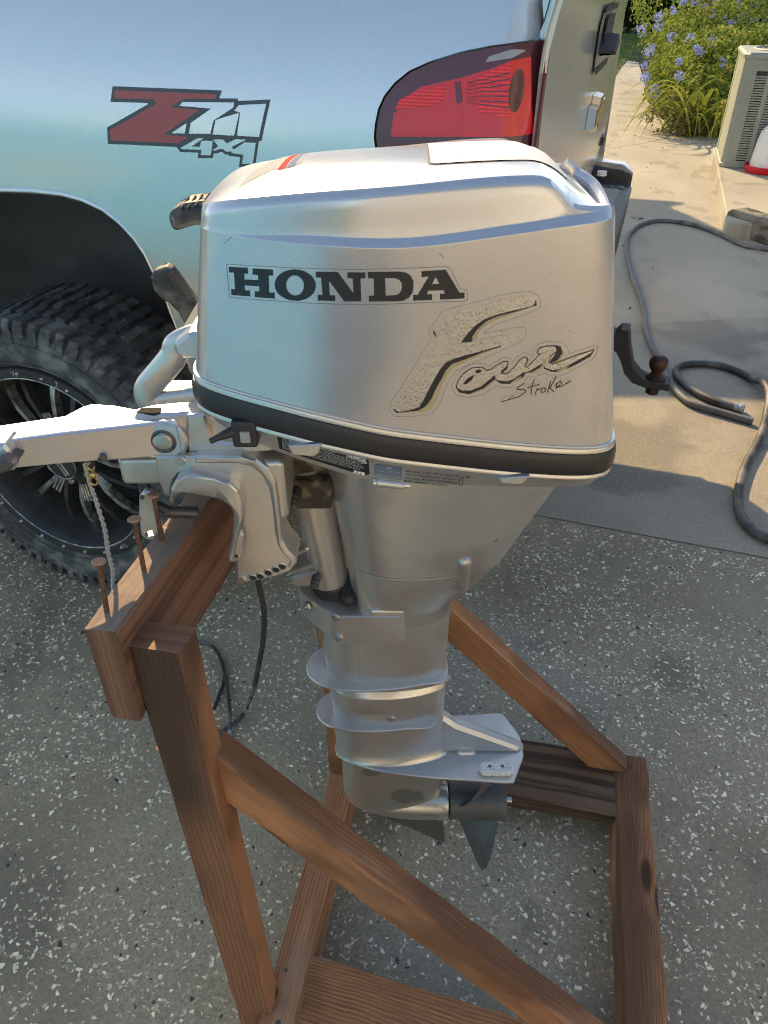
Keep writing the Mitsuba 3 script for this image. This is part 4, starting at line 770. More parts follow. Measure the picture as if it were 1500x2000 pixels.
# steering arm, tiller
sb = [(-0.2144,1.0887),(-0.1937,1.0899),(-0.1917,1.0722),(-0.1881,1.0568),(-0.1703,1.0541),(-0.1244,1.0594),(-0.1171,1.0449),(-0.1316,1.0423),(-0.2209,1.0383)]
put(om, 'steering_arm', prism(roundpoly(sb, .002), .728, .80, .003), 'cast_silver', smooth=40, label='silver steering arm that holds the tiller')
SA = om + '__steering_arm'
put(SA, 'top', [prism(np.array([(-0.27,0.7278),(-0.2719,0.7432),(-0.2552,0.7528),(-0.2035,0.7639),(-0.1909,0.7577),(-0.1918,0.7325),(-0.214,0.7325),(-0.2274,0.7302)]), 1.045, 1.090, .003, to3=lambda x, y, h: (x, y, h)), rounded((-.205, .74, 1.045), (-.10, .93, 1.085), .008)], 'cast_silver', smooth=40)
slot = np.array([(-0.2676,0.7316),(-0.2662,0.741),(-0.2438,0.7434),(-0.2426,0.7316),(-0.2493,0.7292)]); put(SA, 'slot', prism(slot, 1.088, 1.0912, 0, to3=lambda x, y, h: (x, y, h)), 'joint_dirt')
put(SA, 'boot', hull([((-.172, .765, 1.085), .011), ((-.164, .765, 1.06), .012)]), 'rubber', smooth=60)
tl = np.array([(-0.4289,0.6691),(-0.3965,0.6794),(-0.339,0.6965),(-0.2709,0.713),(-0.2324,0.7244),(-0.2229,0.7187),(-0.2308,0.7491),(-0.2777,0.7527),(-0.3012,0.7612),(-0.3282,0.765),(-0.3373,0.7576),(-0.3499,0.736),(-0.4113,0.7153),(-0.4452,0.7052)])
def tz_(x): return 1.038 + .012 * min(1.2, max(0, (-.19 - x) / .2))
def tmap(x, y, h): return (x, y, (1.085 - (1.085 - h) * (1.085 - tz_(x)) / .047))
tlm = prism(tl, 1.038, 1.085, .003, to3=tmap)
hc = [(-0.2414,1.0615)][0]
put(om, 'tiller_arm', tlm, 'cowl_silver', smooth=35, label='silver tiller handle reaching out of the left edge')
TA = om + '__tiller_arm'
put(TA, 'hinge', cyl((hc[0] + .001, .7195, hc[1] - .001), (hc[0] + .001, .76, hc[1] - .001), .0248, 40, .003), 'cowl_silver', smooth=40)
put(TA, 'hinge_bolt', [lathe([(0, .010), (-.002, .0125), (-.0005, .0145), (.002, .0145)], (hc[0], .7195, hc[1]), (0, 1, 0), 32)], 'dark_steel', smooth=40)
put(TA, 'hex_head', hexnut((hc[0], .7195, hc[1]), (0, -1, 0), .0098, .003), 'steel')
ch = [(-0.3039,1.0507),(-0.3094,1.0481)]; put(TA, 'paint_chip', [cbox((p[0] - r, .7005, p[1] - r * 1.3), (p[0] + r, .7035, p[1] + r * 1.3), .0006) for p, r in zip(ch, (.0034, .0015))], 'dark_steel')
gr_ = [(-0.4086,1.0703),(-0.3865,1.0777),(-0.3771,1.0703),(-0.382,1.0642),(-0.3933,1.0598),(-0.4124,1.0579)]
put(TA, 'grip_collar', prism(roundpoly([(-0.4235,1.0869),(-0.3876,1.0881),(-0.3837,1.0796),(-0.3851,1.056),(-0.4357,1.0483)], .003), .668, .70, .003), 'cowl_silver', smooth=40)
put(TA, 'grip', prism(gr_, .655, .69, .003), 'grey_plastic', smooth=40)
# kill switch
k0, k1 = [(-0.1615,1.0898)][0], [(-0.1368,1.0667)][0]
sw = rounded((k0[0], .700, k1[1] - .002), (k1[0] + .002, .735, k0[1] + .006), .003)
put(om, 'stop_switch', sw, 'black_plastic', smooth=40, label='black engine stop switch with a grey button')
SS = om + '__stop_switch'
g0, g1 = [(-0.1523,1.0849)][0], [(-0.1418,1.0718)][0]
put(SS, 'button', cbox((g0[0], .6975, g1[1]), (g1[0], .702, g0[1]), .001), 'decal_grey')
l0, l1 = [(-0.1837,1.0762)][0], [(-0.1613,1.0818)][0]
put(SS, 'clip', tube([(l0[0], .695, l0[1]), (l0[0] + .008, .697, l0[1] + .003), (l1[0], .705, l1[1]), (l1[0] + .01, .712, l1[1])], [.0032, .0036, .006, .008], 12), 'black_plastic', smooth=50)
# carry handle, front grip, shift lever
ph = [(-0.1945,1.1414),(-0.2239,1.1339),(-0.2407,1.1251),(-0.2461,1.1136),(-0.2596,1.098),(-0.2812,1.0754),(-0.2869,1.0645),(-0.2858,1.0535),(-0.274,1.0493),(-0.2527,1.0535),(-0.2052,1.059)]
pth = smoothpath([(x, .83, z) for x, z in ph], 6)
put(om, 'carry_handle', tube(pth, .0095, 16, flat=1.7), 'cast_silver', smooth=50, label='silver carrying handle at the front of the motor')
CH = om + '__carry_handle'
put(CH, 'block', prism(roundpoly([(-0.2362,1.1404),(-0.2183,1.1524),(-0.1872,1.156),(-0.1914,1.1231),(-0.2287,1.1219),(-0.2368,1.1293)], .003), .80, .965, .004), 'cast_silver', smooth=40)
mk = [(-0.2214,1.147)][0]
put(CH, 'marking', prism([(-0.2581,0.9244),(-0.2496,0.9278),(-0.2514,0.9178)], 1.1015, 1.1035, 0, to3=lambda x, y, h: (x, y, h)), 'decal_outline')
put(om, 'shift_lever', [prism(roundpoly([(-0.2866,1.1749),(-0.2809,1.1825),(-0.2648,1.1881),(-0.2585,1.185),(-0.2283,1.1306),(-0.2146,1.1006),(-0.2216,1.0723),(-0.2429,1.088),(-0.2583,1.1299),(-0.2679,1.1425),(-0.2773,1.1478),(-0.2841,1.1569)], .005), .918, .944, .005)], 'worn_black', smooth=45, label='worn black shift lever')
for i in range(5):
    p = [(-0.2796,1.1725),(-0.2754,1.1611)]; t = i / 4
    q = (p[0][0] + (p[1][0] - p[0][0]) * t, p[0][1] + (p[1][1] - p[0][1]) * t)
    put(om + '__shift_lever', 'rib', hull([((q[0], .921, q[1]), .0022), ((q[0] + .014, .917, q[1] + .004), .0022)], 10), 'worn_black')
gp = [(-0.2274,1.272),(-0.2117,1.2804),(-0.1926,1.283),(-0.1841,1.2809),(-0.1863,1.264),(-0.1958,1.2602),(-0.2238,1.2526),(-0.2279,1.2548),(-0.2297,1.2651)]
put(om, 'starter_rope_guide', cyl((-.215, .86, 1.262), (-.165, .86, 1.262), .008, 14, .002), 'black_plastic')
put(om, 'starter_grip', prism(roundpoly(gp, .005), .835, .885, .007), 'worn_black', smooth=50, label='worn black pull grip of the starter rope')
for i in range(4):
    p = [(-0.2137,1.2785),(-0.206,1.2796),(-0.1983,1.2811),(-0.1912,1.2821)][i]
    put(om + '__starter_grip', 'slot', hull([((p[0], .836, p[1] - .002), .0013), ((p[0] + .004, .858, p[1] + .004), .0013)], 8), 'black_plastic')

# twine from the tiller to the board, fuel cord
tp = smoothpath([(-0.3244,0.7,1.0455),(-0.3249,0.7,1.0189),(-0.3184,0.69,0.9983),(-0.3129,0.68,0.9703),(-0.3088,0.665,0.9493),(-0.3029,0.65,0.932),(-0.3005,0.63,0.9155)], 14)
tk = thing('twine', 'grey twisted twine with a brass swivel clip hanging from the tiller', 'string')
nt = len(tp); aa = np.linspace(0, 75, nt)
strands = []
for ph0 in (0, 3.14): strands.append(tube(tp + .0013 * np.c_[np.cos(aa + ph0), np.sin(aa + ph0), 0 * aa], .0016, 7))
put(tk, 'cord', strands, 'twine', smooth=60)
cp = [(-0.3188,1.0409),(-0.3185,1.0323),(-0.3185,1.0223)]
put(tk, 'swivel_clip', [lathe([(0, 0), (.001, .003), (.004, .0042), (.007, .003), (.008, 0)], (cp[1][0] - .001, .699, cp[1][1] + .003), (.2, 0, -1), 14), tube(smoothpath([(cp[1][0] - .002, .699, cp[1][1]), (cp[2][0] - .006, .699, cp[2][1]), (cp[2][0], .699, cp[2][1] - .004), (cp[2][0] + .004, .699, cp[2][1] + .002), (cp[1][0] + .003, .699, cp[1][1])], 5), .0011, 7), tube(smoothpath([(cp[0][0], .70, cp[0][1] + .006), (cp[0][0] - .004, .70, cp[0][1]), (cp[1][0], .70, cp[1][1] + .004), (cp[0][0] + .004, .70, cp[0][1])], 5), .0010, 7)], 'brass', smooth=60)
fc = smoothpath([(-0.1757,0.8,0.8101),(-0.1739,0.8,0.7775),(-0.1715,0.8,0.7338),(-0.1815,0.815,0.6625),(-0.1969,0.84,0.5921),(-0.2185,0.87,0.4988),(-0.3323,1.2294,0.02),(-0.3478,1.2081,0.008),(-0.3669,1.1867,0.006),(-0.3881,1.1671,0.006)], 10)
fl_ = thing('fuel_cord', 'black cord with a grey ring fitting lying on the concrete under the motor', 'cord')
put(fl_, 'cord', tube(fc, .0042, 10), 'hose_black', smooth=60)
g2 = [(x, y, .006) for x, y in [(-0.5242,1.4695),(-0.4908,1.4618),(-0.46,1.4446),(-0.4322,1.4037),(-0.413,1.3552),(-0.4088,1.3154),(-0.4124,1.2769),(-0.4172,1.2333)]]
g3 = [(x, y, .012) for x, y in [(-0.4304,1.398),(-0.4063,1.3358),(-0.3872,1.2684),(-0.3729,1.2048),(-0.367,1.1623)]]
put(fl_, 'loop', [tube(smoothpath(g2, 8), .0042, 10), tube(smoothpath(g3, 8), .0042, 10)], 'hose_black', smooth=60)
rp = [(-0.3663,1.1417)][0]
put(fl_, 'ring_fitting', [tube([(rp[0] + .0075 * math.cos(t), rp[1] + .0075 * math.sin(t), .010 + .003 * math.sin(t)) for t in np.linspace(0, 6.283, 22)], .0034, 10, cap=False), cyl((rp[0] + .001, rp[1] + .007, .012), (rp[0] + .002, rp[1] + .02, .013), .0055, 12)], 'decal_grey', smooth=60, label='grey ring fitting at the end of the cord')

# ------------------------------------------------ pickup truck
tr = thing('pickup_truck', 'grey lifted pickup truck behind the motor showing red tail lamp, emblem and rear wheel', 'pickup truck')
#<truck>
def truck_l(z): return .5 * .95 * np.clip(z - 1.07, 0, None) ** 2 + .10 * np.clip(.98 - z, 0, None) ** 2
#</truck>
def on_side(e):
    def f(s, z):
        s, z = np.asarray(s, float), np.asarray(z, float); l = truck_l(z) - e
        R = .055; c = np.clip(R - s, 0, None)                       # rounded rear corner
        l = l + np.where(c > 0, R - np.sqrt(np.maximum(R * R - np.minimum(c, R) ** 2, 0)), 0)
        return np.stack(tw(s, l, z), 1)
    return f
arch = [(1.0879,1.1132),(1.0096,1.1167),(0.9346,1.116),(0.8873,1.1087),(0.8423,1.0936),(0.8089,1.0715),(0.7816,1.0437),(0.7618,1.0128),(0.7479,0.9743),(0.7334,0.9371),(0.7259,0.9002),(0.7118,0.8445),(0.7,0.7612)]
S_W, Z_W = 1.168, .405
ar = np.array([p for p in arch if p[0] < S_W + .06]); ar = np.vstack([ar[0:1] * [1, 1], ar])
left = [(2 * S_W - s + .03, z) for s, z in ar[::-1]]
archp = Polygon(np.vstack([left, ar, [(ar[-1][0] - .02, .3)], [(left[0][0] + .02, .3)]])).buffer(0)
lamp = Polygon([(0.2654,1.249),(0.2646,1.2668),(0.2605,1.2897),(0.2519,1.3086),(0.2355,1.3275),(0.2123,1.3447),(0.179,1.3584),(0.1297,1.3729),(0.0811,1.3822),(0.0177,1.3902)] + [(-.02, 1.395), (-.02, .99), (.22, 1.02)]).buffer(0)
side = Polygon([(0.0, .70), (.30, .62), (.66, .60), (1.75, .60), (1.95, .58), (1.95, 1.485), (0.0, 1.485)])
body = side.difference(archp).difference(lamp.buffer(.003))
put(tr, 'bed_side', patch(body, on_side(0), .03), 'truck_paint', smooth=True, label='grey rear fender with the red and black emblem')
# rolled lip of the wheel arch and edge round the lamp
ring = np.array([p for p in np.vstack([left, ar]) if p[1] > .55])
put(tr, 'arch_lip', grid([on_side(e)(ring[:, 0] + 0, ring[:, 1]) + np.array([0, 0, d]) for e, d in ((.0, .002), (.004, -.004), (.002, -.010), (-.03, -.012))]), 'truck_paint', smooth=60)
put(tr, 'fender_liner', grid([[tw(S_W + (s - S_W) * 1.02, l, z + .012) for s, z in np.vstack([left, ar])] for l in (.012, .25, .52)]), 'liner', smooth=60)
lb = Polygon(np.vstack([left, ar, [(.6, .40), (1.75, .40)]])).convex_hull.buffer(.04)
put(tr, 'wheel_well', patch(lb, lambda s, z: np.stack(tw(s, np.full(len(s), .48), z), 1), .3), 'liner', smooth=True)
# tail lamp: smoked border, red chambers under a clear cover
tlp = put(tr, 'tail_lamp', patch(lamp.intersection(sbox(-.004, .9, 1, 2)), on_side(-.004), .012), 'lens_dark', smooth=True, label='red tail lamp with smoked upper border')
def lens(name, pts, mat, e, **k): return put(tlp, name, patch(Polygon(pts).buffer(0), on_side(e), .012), mat, smooth=True, **k)
lens('red_lens', [(0.2388,1.2504),(0.2374,1.2718),(0.2298,1.2909),(0.2135,1.31),(0.1928,1.3253),(0.1255,1.3403),(0.0771,1.3542),(0.0461,1.366),(0.0194,1.3708),(0.0029,1.2621)], 'lens_red', -.0025)
lens('bright_lens', [(0.0963,1.3426),(0.0729,1.3537),(0.0489,1.3632),(0.0379,1.2866),(0.0644,1.2905),(0.0873,1.2917),(0.1142,1.3173),(0.1075,1.3317)], 'lens_bright', -.0012)
lens('bright_lens', [(0.2343,1.2915),(0.2265,1.3059),(0.1993,1.3193),(0.1532,1.328),(0.151,1.3087),(0.1641,1.3009),(0.2254,1.2926)], 'lens_bright', -.0012)
lens('bright_lens', [(0.0489,1.3632),(0.0285,1.3678),(0.0177,1.2961),(0.0389,1.2938)], 'lens_red', -.0010)
lens('bright_lens', [(0.2358,1.287),(0.1203,1.2962),(0.1131,1.2774),(0.1338,1.2601),(0.2371,1.2535)], 'lens_red', -.0008)
lens('red_lens', [(.245, 1.225), (.03, 1.235), (.03, 1.15), (.235, 1.13)], 'lens_red', -.0025)
lens('red_lens', [(.232, 1.07), (.03, 1.09), (.03, 1.02), (.215, 1.045)], 'lens_red', -.0025)
for k in range(7):
    a = [(0.1149,1.3364),(0.0477,1.3551),(0.0391,1.2952),(0.1108,1.303)]; t = .08 + k / 7.5
    p = [(a[0][0] + (a[3][0] - a[0][0]) * q, a[0][1] + (a[3][1] - a[0][1]) * q) for q in (t, t + .03)] + [(a[1][0] + (a[2][0] - a[1][0]) * q, a[1][1] + (a[2][1] - a[1][1]) * q) for q in (t + .03, t)]
    lens('rib', p, 'lens_dark', -.0004)
bq = [(0.0334,1.3251)][0]
lens('bulb', [(bq[0] + .011 * math.cos(t), bq[1] + .030 * math.sin(t)) for t in np.linspace(0, 6.28, 24)], 'lens_dark', -.0002)
lens('socket', [(0.135,1.3343),(0.1267,1.336),(0.1198,1.3063),(0.1281,1.3045)], 'lens_dark', -.0002)
lens('reflector_ring', np.array(Polygon([(0.0834,1.3692),(0.0481,1.3795),(0.0302,1.3786),(0.0467,1.3701),(0.0867,1.3636)]).boundary.buffer(.0012).exterior.coords), 'decal_grey', -.0030)
# 4x4 emblem decal on the fender
def sd(name, polys, mat, e, **k):
    g = unary_union([p if not isinstance(p, (list, np.ndarray)) else Polygon(p).buffer(0) for p in polys])
    return put(EM, name, cat([patch(q, on_side(e), .03) for q in geoms(g)]), mat, smooth=True, **k)
EM = tr + '__bed_side'
zr = [(0.7797,1.3006),(0.5673,1.3017),(0.5706,1.2949),(0.6342,1.2921),(0.6627,1.2781),(0.6045,1.2755),(0.6815,1.2329),(0.6302,1.2312),(0.6501,1.2196),(0.7998,1.217),(0.7984,1.2344),(0.6925,1.2822),(0.6985,1.2889),(0.7832,1.2877)]
sil = [[(0.6387,1.2871),(0.5334,1.2903),(0.5351,1.2824),(0.5755,1.2606),(0.5835,1.2385),(0.6282,1.2367),(0.6232,1.2544),(0.5799,1.279),(0.6454,1.2808)], [(0.666,1.2357),(0.6312,1.254),(0.6367,1.2367)], [(0.5248,1.2867),(0.4707,1.2908),(0.4854,1.2384),(0.5299,1.2383),(0.522,1.275),(0.5337,1.2777)], [(0.5718,1.2616),(0.5235,1.2749),(0.535,1.238),(0.5793,1.2379)]]
fx = [[(0.6481,1.2121),(0.6116,1.23),(0.5977,1.2307),(0.6245,1.2159),(0.6073,1.216),(0.6033,1.2263),(0.5789,1.2275),(0.5848,1.2036),(0.6063,1.2024),(0.6045,1.2114),(0.6466,1.2104)], [(0.5788,1.2296),(0.5577,1.2307),(0.5507,1.2248),(0.5316,1.2328),(0.5111,1.2326),(0.5411,1.2195),(0.5327,1.2124),(0.5526,1.2113),(0.5607,1.2159),(0.5757,1.2117),(0.581,1.2123),(0.5689,1.2188)], [(0.5415,1.2128),(0.5148,1.2283),(0.4918,1.2287),(0.4994,1.1941),(0.5218,1.1928),(0.5184,1.2082),(0.5417,1.2094)]]
blob = unary_union([Polygon(p).buffer(.0062, join_style=2) for p in [zr] + sil] + [Polygon(p).buffer(.005, join_style=2) for p in fx]).buffer(.001).buffer(-.001)
sd('emblem', [blob.difference(unary_union([Polygon(p).buffer(0) for p in [zr] + sil + fx]))], 'decal_outline', .0006, label='dark outline of the off road emblem')
sd('emblem', [zr], 'decal_red', .0005, label='red letter of the off road emblem')

# tailgate, rear of the body
def on_back(e):
    def f(l, z):
        l, z = np.asarray(l, float), np.asarray(z, float)
        s = .012 * np.clip((z - 1.08) / .1, -1, 1) * 0 + .035 * np.clip((1.06 - z) / .22, 0, 1) ** 1.3 - .018 * np.clip((z - 1.36) / .1, 0, 1) ** 1.5 + .02 * np.exp(-((z - 1.08) / .03) ** 2) * 0
        s = s - .012 * (1 - ((l - .95) / .95) ** 2)
        return np.stack(tw(s - e, l, z), 1)
    return f
put(tr, 'rear_corner', patch(sbox(.050, .80, .088, 1.485), on_back(-.004), .03), 'truck_paint', smooth=True)
put(tr, 'tailgate_gap', patch(sbox(.086, .80, .097, 1.485), on_back(-.02), .05), 'truck_dark', smooth=True)
tg = sbox(.095, .86, 1.805, 1.49)
put(tr, 'tailgate', patch(tg, on_back(0), .03), 'truck_paint', smooth=True, label='grey tailgate with handle and emblem')
TG = tr + '__tailgate'
put(tr, 'rear_corner', patch(sbox(1.812, .80, 1.90, 1.485), on_back(-.004), .03), 'truck_paint', smooth=True)
put(TG, 'edge', grid([on_back(e)(np.full(12, .095), np.linspace(.86, 1.49, 12)) for e in (-.03, 0)]), 'truck_paint')
put(TG, 'top', grid([on_back(e)(np.linspace(.095, 1.805, 20), np.full(20, 1.49)) for e in (-.06, 0)]), 'truck_paint')
# handle: escutcheon with lever
hz = Polygon(roundpoly([(.80, 1.30), (.82, 1.285), (1.14, 1.285), (1.16, 1.30), (1.16, 1.405), (.80, 1.405)], .015))
hl = put(TG, 'handle', patch(hz, on_back(.004), .03), 'bumper_metal', smooth=True, label='tailgate handle with black surround')
put(hl, 'surround', [patch(hz.buffer(.010).difference(hz.buffer(-.004)), on_back(.007), .03), patch(Polygon(roundpoly([(.87, 1.33), (1.09, 1.33), (1.09, 1.395), (.87, 1.395)], .012)), on_back(.012), .03)], 'truck_dark', smooth=True)
def backprism(poly, e0, e1):
    p = ccw(poly); a, b = on_back(e0)(p[:, 0], p[:, 1]), on_back(e1)(inset(p, .004)[:, 0], inset(p, .004)[:, 1])
    return grid([a, b], cv=True, capu=True)
put(hl, 'lever', backprism([(.84, 1.325), (.90, 1.31), (.99, 1.335), (.92, 1.36)], .004, .042), 'truck_dark')
bt = [(.815, 1.155), (.905, 1.155), (.905, 1.137), (.995, 1.137), (.995, 1.155), (1.085, 1.155), (1.065, 1.205), (.995, 1.205), (.995, 1.223), (.905, 1.223), (.905, 1.205), (.835, 1.205)]
e1 = put(TG, 'badge', backprism(bt, .001, .022), 'bumper_metal', label='cross shaped badge with gold face')
put(e1, 'face', patch(Polygon(inset(bt, .008)), on_back(.0235), .05), 'gold', smooth=True)
put(TG, 'lock', backprism([(1.55, 1.0), (1.62, 1.0), (1.62, 1.03), (1.55, 1.03)], .0, .012), 'truck_dark')
# far bed side, bed floor, cab, bonnet: plain panels that close the body
put(tr, 'bed_side', grid([[tw(s, 1.9 - .05 * (z > 1.3), z) for z in (.62, .9, 1.2, 1.4, 1.485)] for s in np.linspace(0, 1.95, 8)]), 'truck_paint', smooth=50)
put(tr, 'bed_floor', [cbox((-.93, -.43, -.02), (.93, .43, .02), .004).apply_transform(trimesh.transformations.compose_matrix(angles=(0, 0, -YAW))).apply_translation(np.array(tw(.98, .95, .955), float)),], 'truck_dark')
put(tr, 'bed_rail', grid([[tw(s, l, z) for l, z in ((.068, 1.484), (.072, 1.492), (.13, 1.492), (.135, 1.47), (.135, 1.16), (.52, 1.16), (.52, .95))] for s in (0.03, .6, 1.2, 1.95)]), 'truck_paint', smooth=30)
put(tr, 'bed_rail', grid([[tw(s, 1.9 - l, z) for l, z in ((.055, 1.484), (.06, 1.492), (.13, 1.492), (.135, 1.47), (.135, 1.16), (.52, 1.16), (.52, .95))] for s in (0.03, .6, 1.2, 1.95)]), 'truck_paint', smooth=30)
cabp = [(1.97, .62), (1.97, 1.47), (2.06, 2.02), (2.3, 2.10), (3.2, 2.10), (3.85, 1.56), (4.9, 1.42), (5.15, 1.30), (5.2, .75), (5.05, .62)]
def cabmesh(poly, l0, l1, c=.03): return prism(poly, l0, l1, c, to3=lambda s, z, h: tuple(np.array(tw(s, h + .10 * max(0, z - 1.45) / .6 * (1 if h < .95 else -1), z), float)))
put(tr, 'cab', cabmesh(cabp, .01, 1.89), 'truck_paint', smooth=30)
win = [(2.16, 1.52), (2.2, 1.98), (3.12, 2.02), (3.62, 1.55)]
put(tr, 'window', prism(win, -.002, .02, 0, to3=lambda s, z, h: tuple(np.array(tw(s, h + .10 * max(0, z - 1.45) / .6, z), float))), 'glass_dark')
put(tr, 'rear_window', grid([[tw(1.955 + .09 * (z - 1.47) / .55, l, z) for z in (1.52, 1.96)] for l in (.25, 1.65)]), 'glass_dark')
# bumper with step pads, receiver and ball mount
def bx(poly, l0, l1, c=.012): return prism(poly, l0, l1, c, to3=lambda s, z, h: tuple(np.array(tw(s, h, z), float)))
bump = put(tr, 'bumper', [bx([(.02, .875), (-.09, .872), (-.125, .845), (-.125, .80), (-.112, .60), (.0, .58)], .06, 1.55), bx([(.02, .835), (-.09, .832), (-.125, .815), (-.125, .80), (-.112, .60), (.0, .58)], 1.53, 1.86)], 'bumper_black', smooth=35, label='black step bumper with a treaded corner')
put(bump, 'end_cap', [bx([(.04, .890), (-.085, .880), (-.118, .855), (-.118, .80), (.04, .80)], 1.84, 1.92, .012)], 'bumper_black', smooth=35)
put(bump, 'sunlit_cap_top', bx([(.04, .902), (-.080, .893), (-.112, .872), (-.112, .862), (.04, .885)], 1.846, 1.914, .004), 'bumper_metal', smooth=35)  # pale strip that colours in the sunlit top of the end cap
for i in range(3):
    for j in range(3):
        q = np.array(tw(-.025 - .032 * i, 1.60 + .065 * j, .833), float)
        put(bump, 'tread', cbox((-.011, -.024, 0), (.011, .024, .006), .003).apply_transform(trimesh.transformations.rotation_matrix(-YAW, [0, 0, 1])).apply_translation(q), 'bumper_black')
put(bump, 'plug', cyl(tw(-.01, 1.80, .86), tw(-.01, 1.80, .875), .018, 16), 'decal_white')
put(tr, 'receiver', [bx([(.35, .585), (-.06, .585), (-.06, .505), (.35, .505)], .905, .995, .006), cyl(tw(.3, .25, .54), tw(.3, 1.65, .54), .035, 16)], 'truck_dark')
bl = np.array([(0.8463862298028832,2.126196935832209,0.52)][0])
def bm(s, z): return (s, z)
mount = [(.05, .598), (-.175, .598), (-.190, .615), (-.212, .615), (-.226, .555), (-.245, .500), (-.272, .474), (-.300, .464), (-.36, .462), (-.36, .440), (-.285, .442), (-.250, .452), (-.222, .478), (-.203, .52), (-.185, .545), (.05, .540)]
hb_ = put(tr, 'ball_mount', bx(mount, .918, .982, .003), 'truck_dark', smooth=30, label='black drop ball mount')
put(hb_, 'hitch_ball', [lathe([(.0, 0), (.0, .030), (.010, .030), (.014, .022), (.020, .016), (.028, .0165), (.034, .022), (.0425, .0265), (.052, .0285), (.062, .027), (.070, .022), (.076, .013), (.078, 0)], tw(-.315, .95, .462), (0, 0, 1), 32), hexnut(tw(-.315, .95, .440), (0, 0, -1), .022, .026)], 'ball_rust', smooth=40, label='rusty brown hitch ball')
# rear wheel
def wheel(root, sc, lc, zc, flip=False):
    c = np.array(tw(sc, lc, zc), float); ax = np.array([-UU[0], -UU[1], 0.])      # outward on the near side
    if flip: ax = -ax
    ex = np.array([RR[0], RR[1], 0.]); ez = np.array([0, 0, 1.])
    def W(r, th, d): return c + ax * d + r * (math.cos(th) * ex + math.sin(th) * ez)
    R = .408
    w = key_part(root, 'wheel')
    def part(name, m, mat, **k): return put(w, name, m, mat, **k)
    ty = part('tyre', lathe([(-.28, .285), (-.28, .36), (-.265, .392), (-.24, .399), (-.04, .399), (-.018, .392), (-.004, .372), (.0, .345), (-.002, .318), (-.006, .300), (-.012, .288), (-.03, .280)], c, ax, 96), 'tyre', smooth=40)
    blocks = []
    for k in range(66):
        a = 2 * math.pi * k / 66
        for (d0, d1, da, r1) in (((-.052, -.002, .024, R) if k % 2 else (-.060, .001, .029, R)), (-.115, -.068, .027, R + .001), (-.17, -.125, .027, R + .001), (-.225, -.18, .027, R + .001), (-.285, -.235, .032, R)):
            a2 = a + (.03 if d0 < -.1 else 0) + (.03 if d0 < -.16 else 0)
            pts = [W(r, a2 + s * da + (.02 if d > -.03 else 0), d) for r in (.385, r1) for s in (-1, 1) for d in (d0, d1 - (.012 if r > .4 and d1 > -.05 else 0))]
            blocks.append(trimesh.convex.convex_hull(np.array(pts)))
        pts = [W(r, a + s * .022, d) for r, d in ((.352, -.003), (.356, .0012), (.398, -.004), (.394, .0012)) for s in (-1, 1)] if k % 2 else [W(r, a + s * .026, d) for r, d in ((.368, -.003), (.370, .0012), (.398, -.004), (.394, .0012)) for s in (-1, 1)]
        blocks.append(trimesh.convex.convex_hull(np.array(pts)))
    put(ty, 'tread_block', blocks, 'tyre', smooth=30, stuff=True)
    if sc > 2 or flip:
        part('rim', lathe([(-.02, .285), (-.05, .255), (-.12, .24), (-.12, 0)], c, ax, 48), 'rim_black', smooth=40); return
    put(ty, 'lettering_ring', [tube([W(r_, t, .0005) for t in np.linspace(0, 2 * math.pi, 97)], .0016, 6, cap=False) for r_ in (.302, .352)], 'tyre', smooth=60)
    lt_ = []
    for word, a0 in (('MUD TERRAIN', -2.05), ('LT 33X12.50R20', .55), ('RADIAL', 2.6)):
        for i, chx in enumerate(word):
            if chx == ' ': continue
            g = textshape(chx, .017, True); th = a0 - i * .058
            lt_.append(cat([patch(q, lambda x, y, th=th: np.array([W(.318 + yy, th - xx / .325, .0018) for xx, yy in zip(x, y)]), .05) for q in geoms(g)]))
    put(ty, 'lettering', lt_, 'tyre', smooth=True)
    # rim: outer ring with rivets, deep barrel, eight double spokes, hub
    rim = part('rim', lathe([(-.030, .284), (-.010, .287), (-.003, .284), (-.003, .262), (-.008, .258), (-.03, .250), (-.055, .245), (-.16, .222), (-.20, .21)], c, ax, 96), 'rim_black', smooth=35, label='black machined rim with riveted outer ring')
    put(rim, 'edge', tube([W(.2585, t, -.0055) for t in np.linspace(0, 2 * math.pi, 97)], .0022, 6, cap=False), 'rim_bright', smooth=60)
    for k in range(24):
        t = 2 * math.pi * (k + .35) / 24; put(rim, 'rivet', hull([(W(.273, t, -.002), .0055), (W(.273, t, .0015), .004)], 10), 'steel')
    for t, chs in ((1.72, 'W'), (1.25, 'I'), (-2.55, 'O'), (-.9, 'N'), (.2, 'E')):
        g = textshape(chs, .015, True)
        put(rim, 'lettering', cat([patch(q, lambda x, y: np.array([W(.2655 + yy, t - (xx - .006) / .27, -.0022) for xx, yy in zip(x, y)]), .05) for q in geoms(g)]), 'rim_bright', smooth=True)
    for k in range(8):
        t = 2 * math.pi * (k + .3) / 8
        for s in (-1, 1):
            ring_ = []
            for r, d, wd in ((.050, -.075, .012), (.085, -.070, .013), (.13, -.062, .015), (.18, -.066, .017), (.222, -.080, .020), (.246, -.095, .022)):
                o = s * (.012 + .30 * max(0, r - .085)) / max(r, .05); h = wd / r / 2
                ring_.append([W(r, t + o - h, d - .022), W(r, t + o - h * .8, d), W(r, t + o + h * .8, d), W(r, t + o + h, d - .022)])
            put(rim, 'spoke', grid(ring_, cv=True, capu=True), 'rim_black' if s > 0 else 'rim_bright', smooth=30)
        put(rim, 'bright_cut', [hull([(W(.088 + .0, t + q, -.0665), .004), (W(.135, t + q * .75, -.0595), .004)], 8) for q in (-.10, 0, .10)], 'rim_bright')
    put(rim, 'back', lathe([(-.20, .215), (-.19, .0)], c, ax, 40), 'truck_dark')
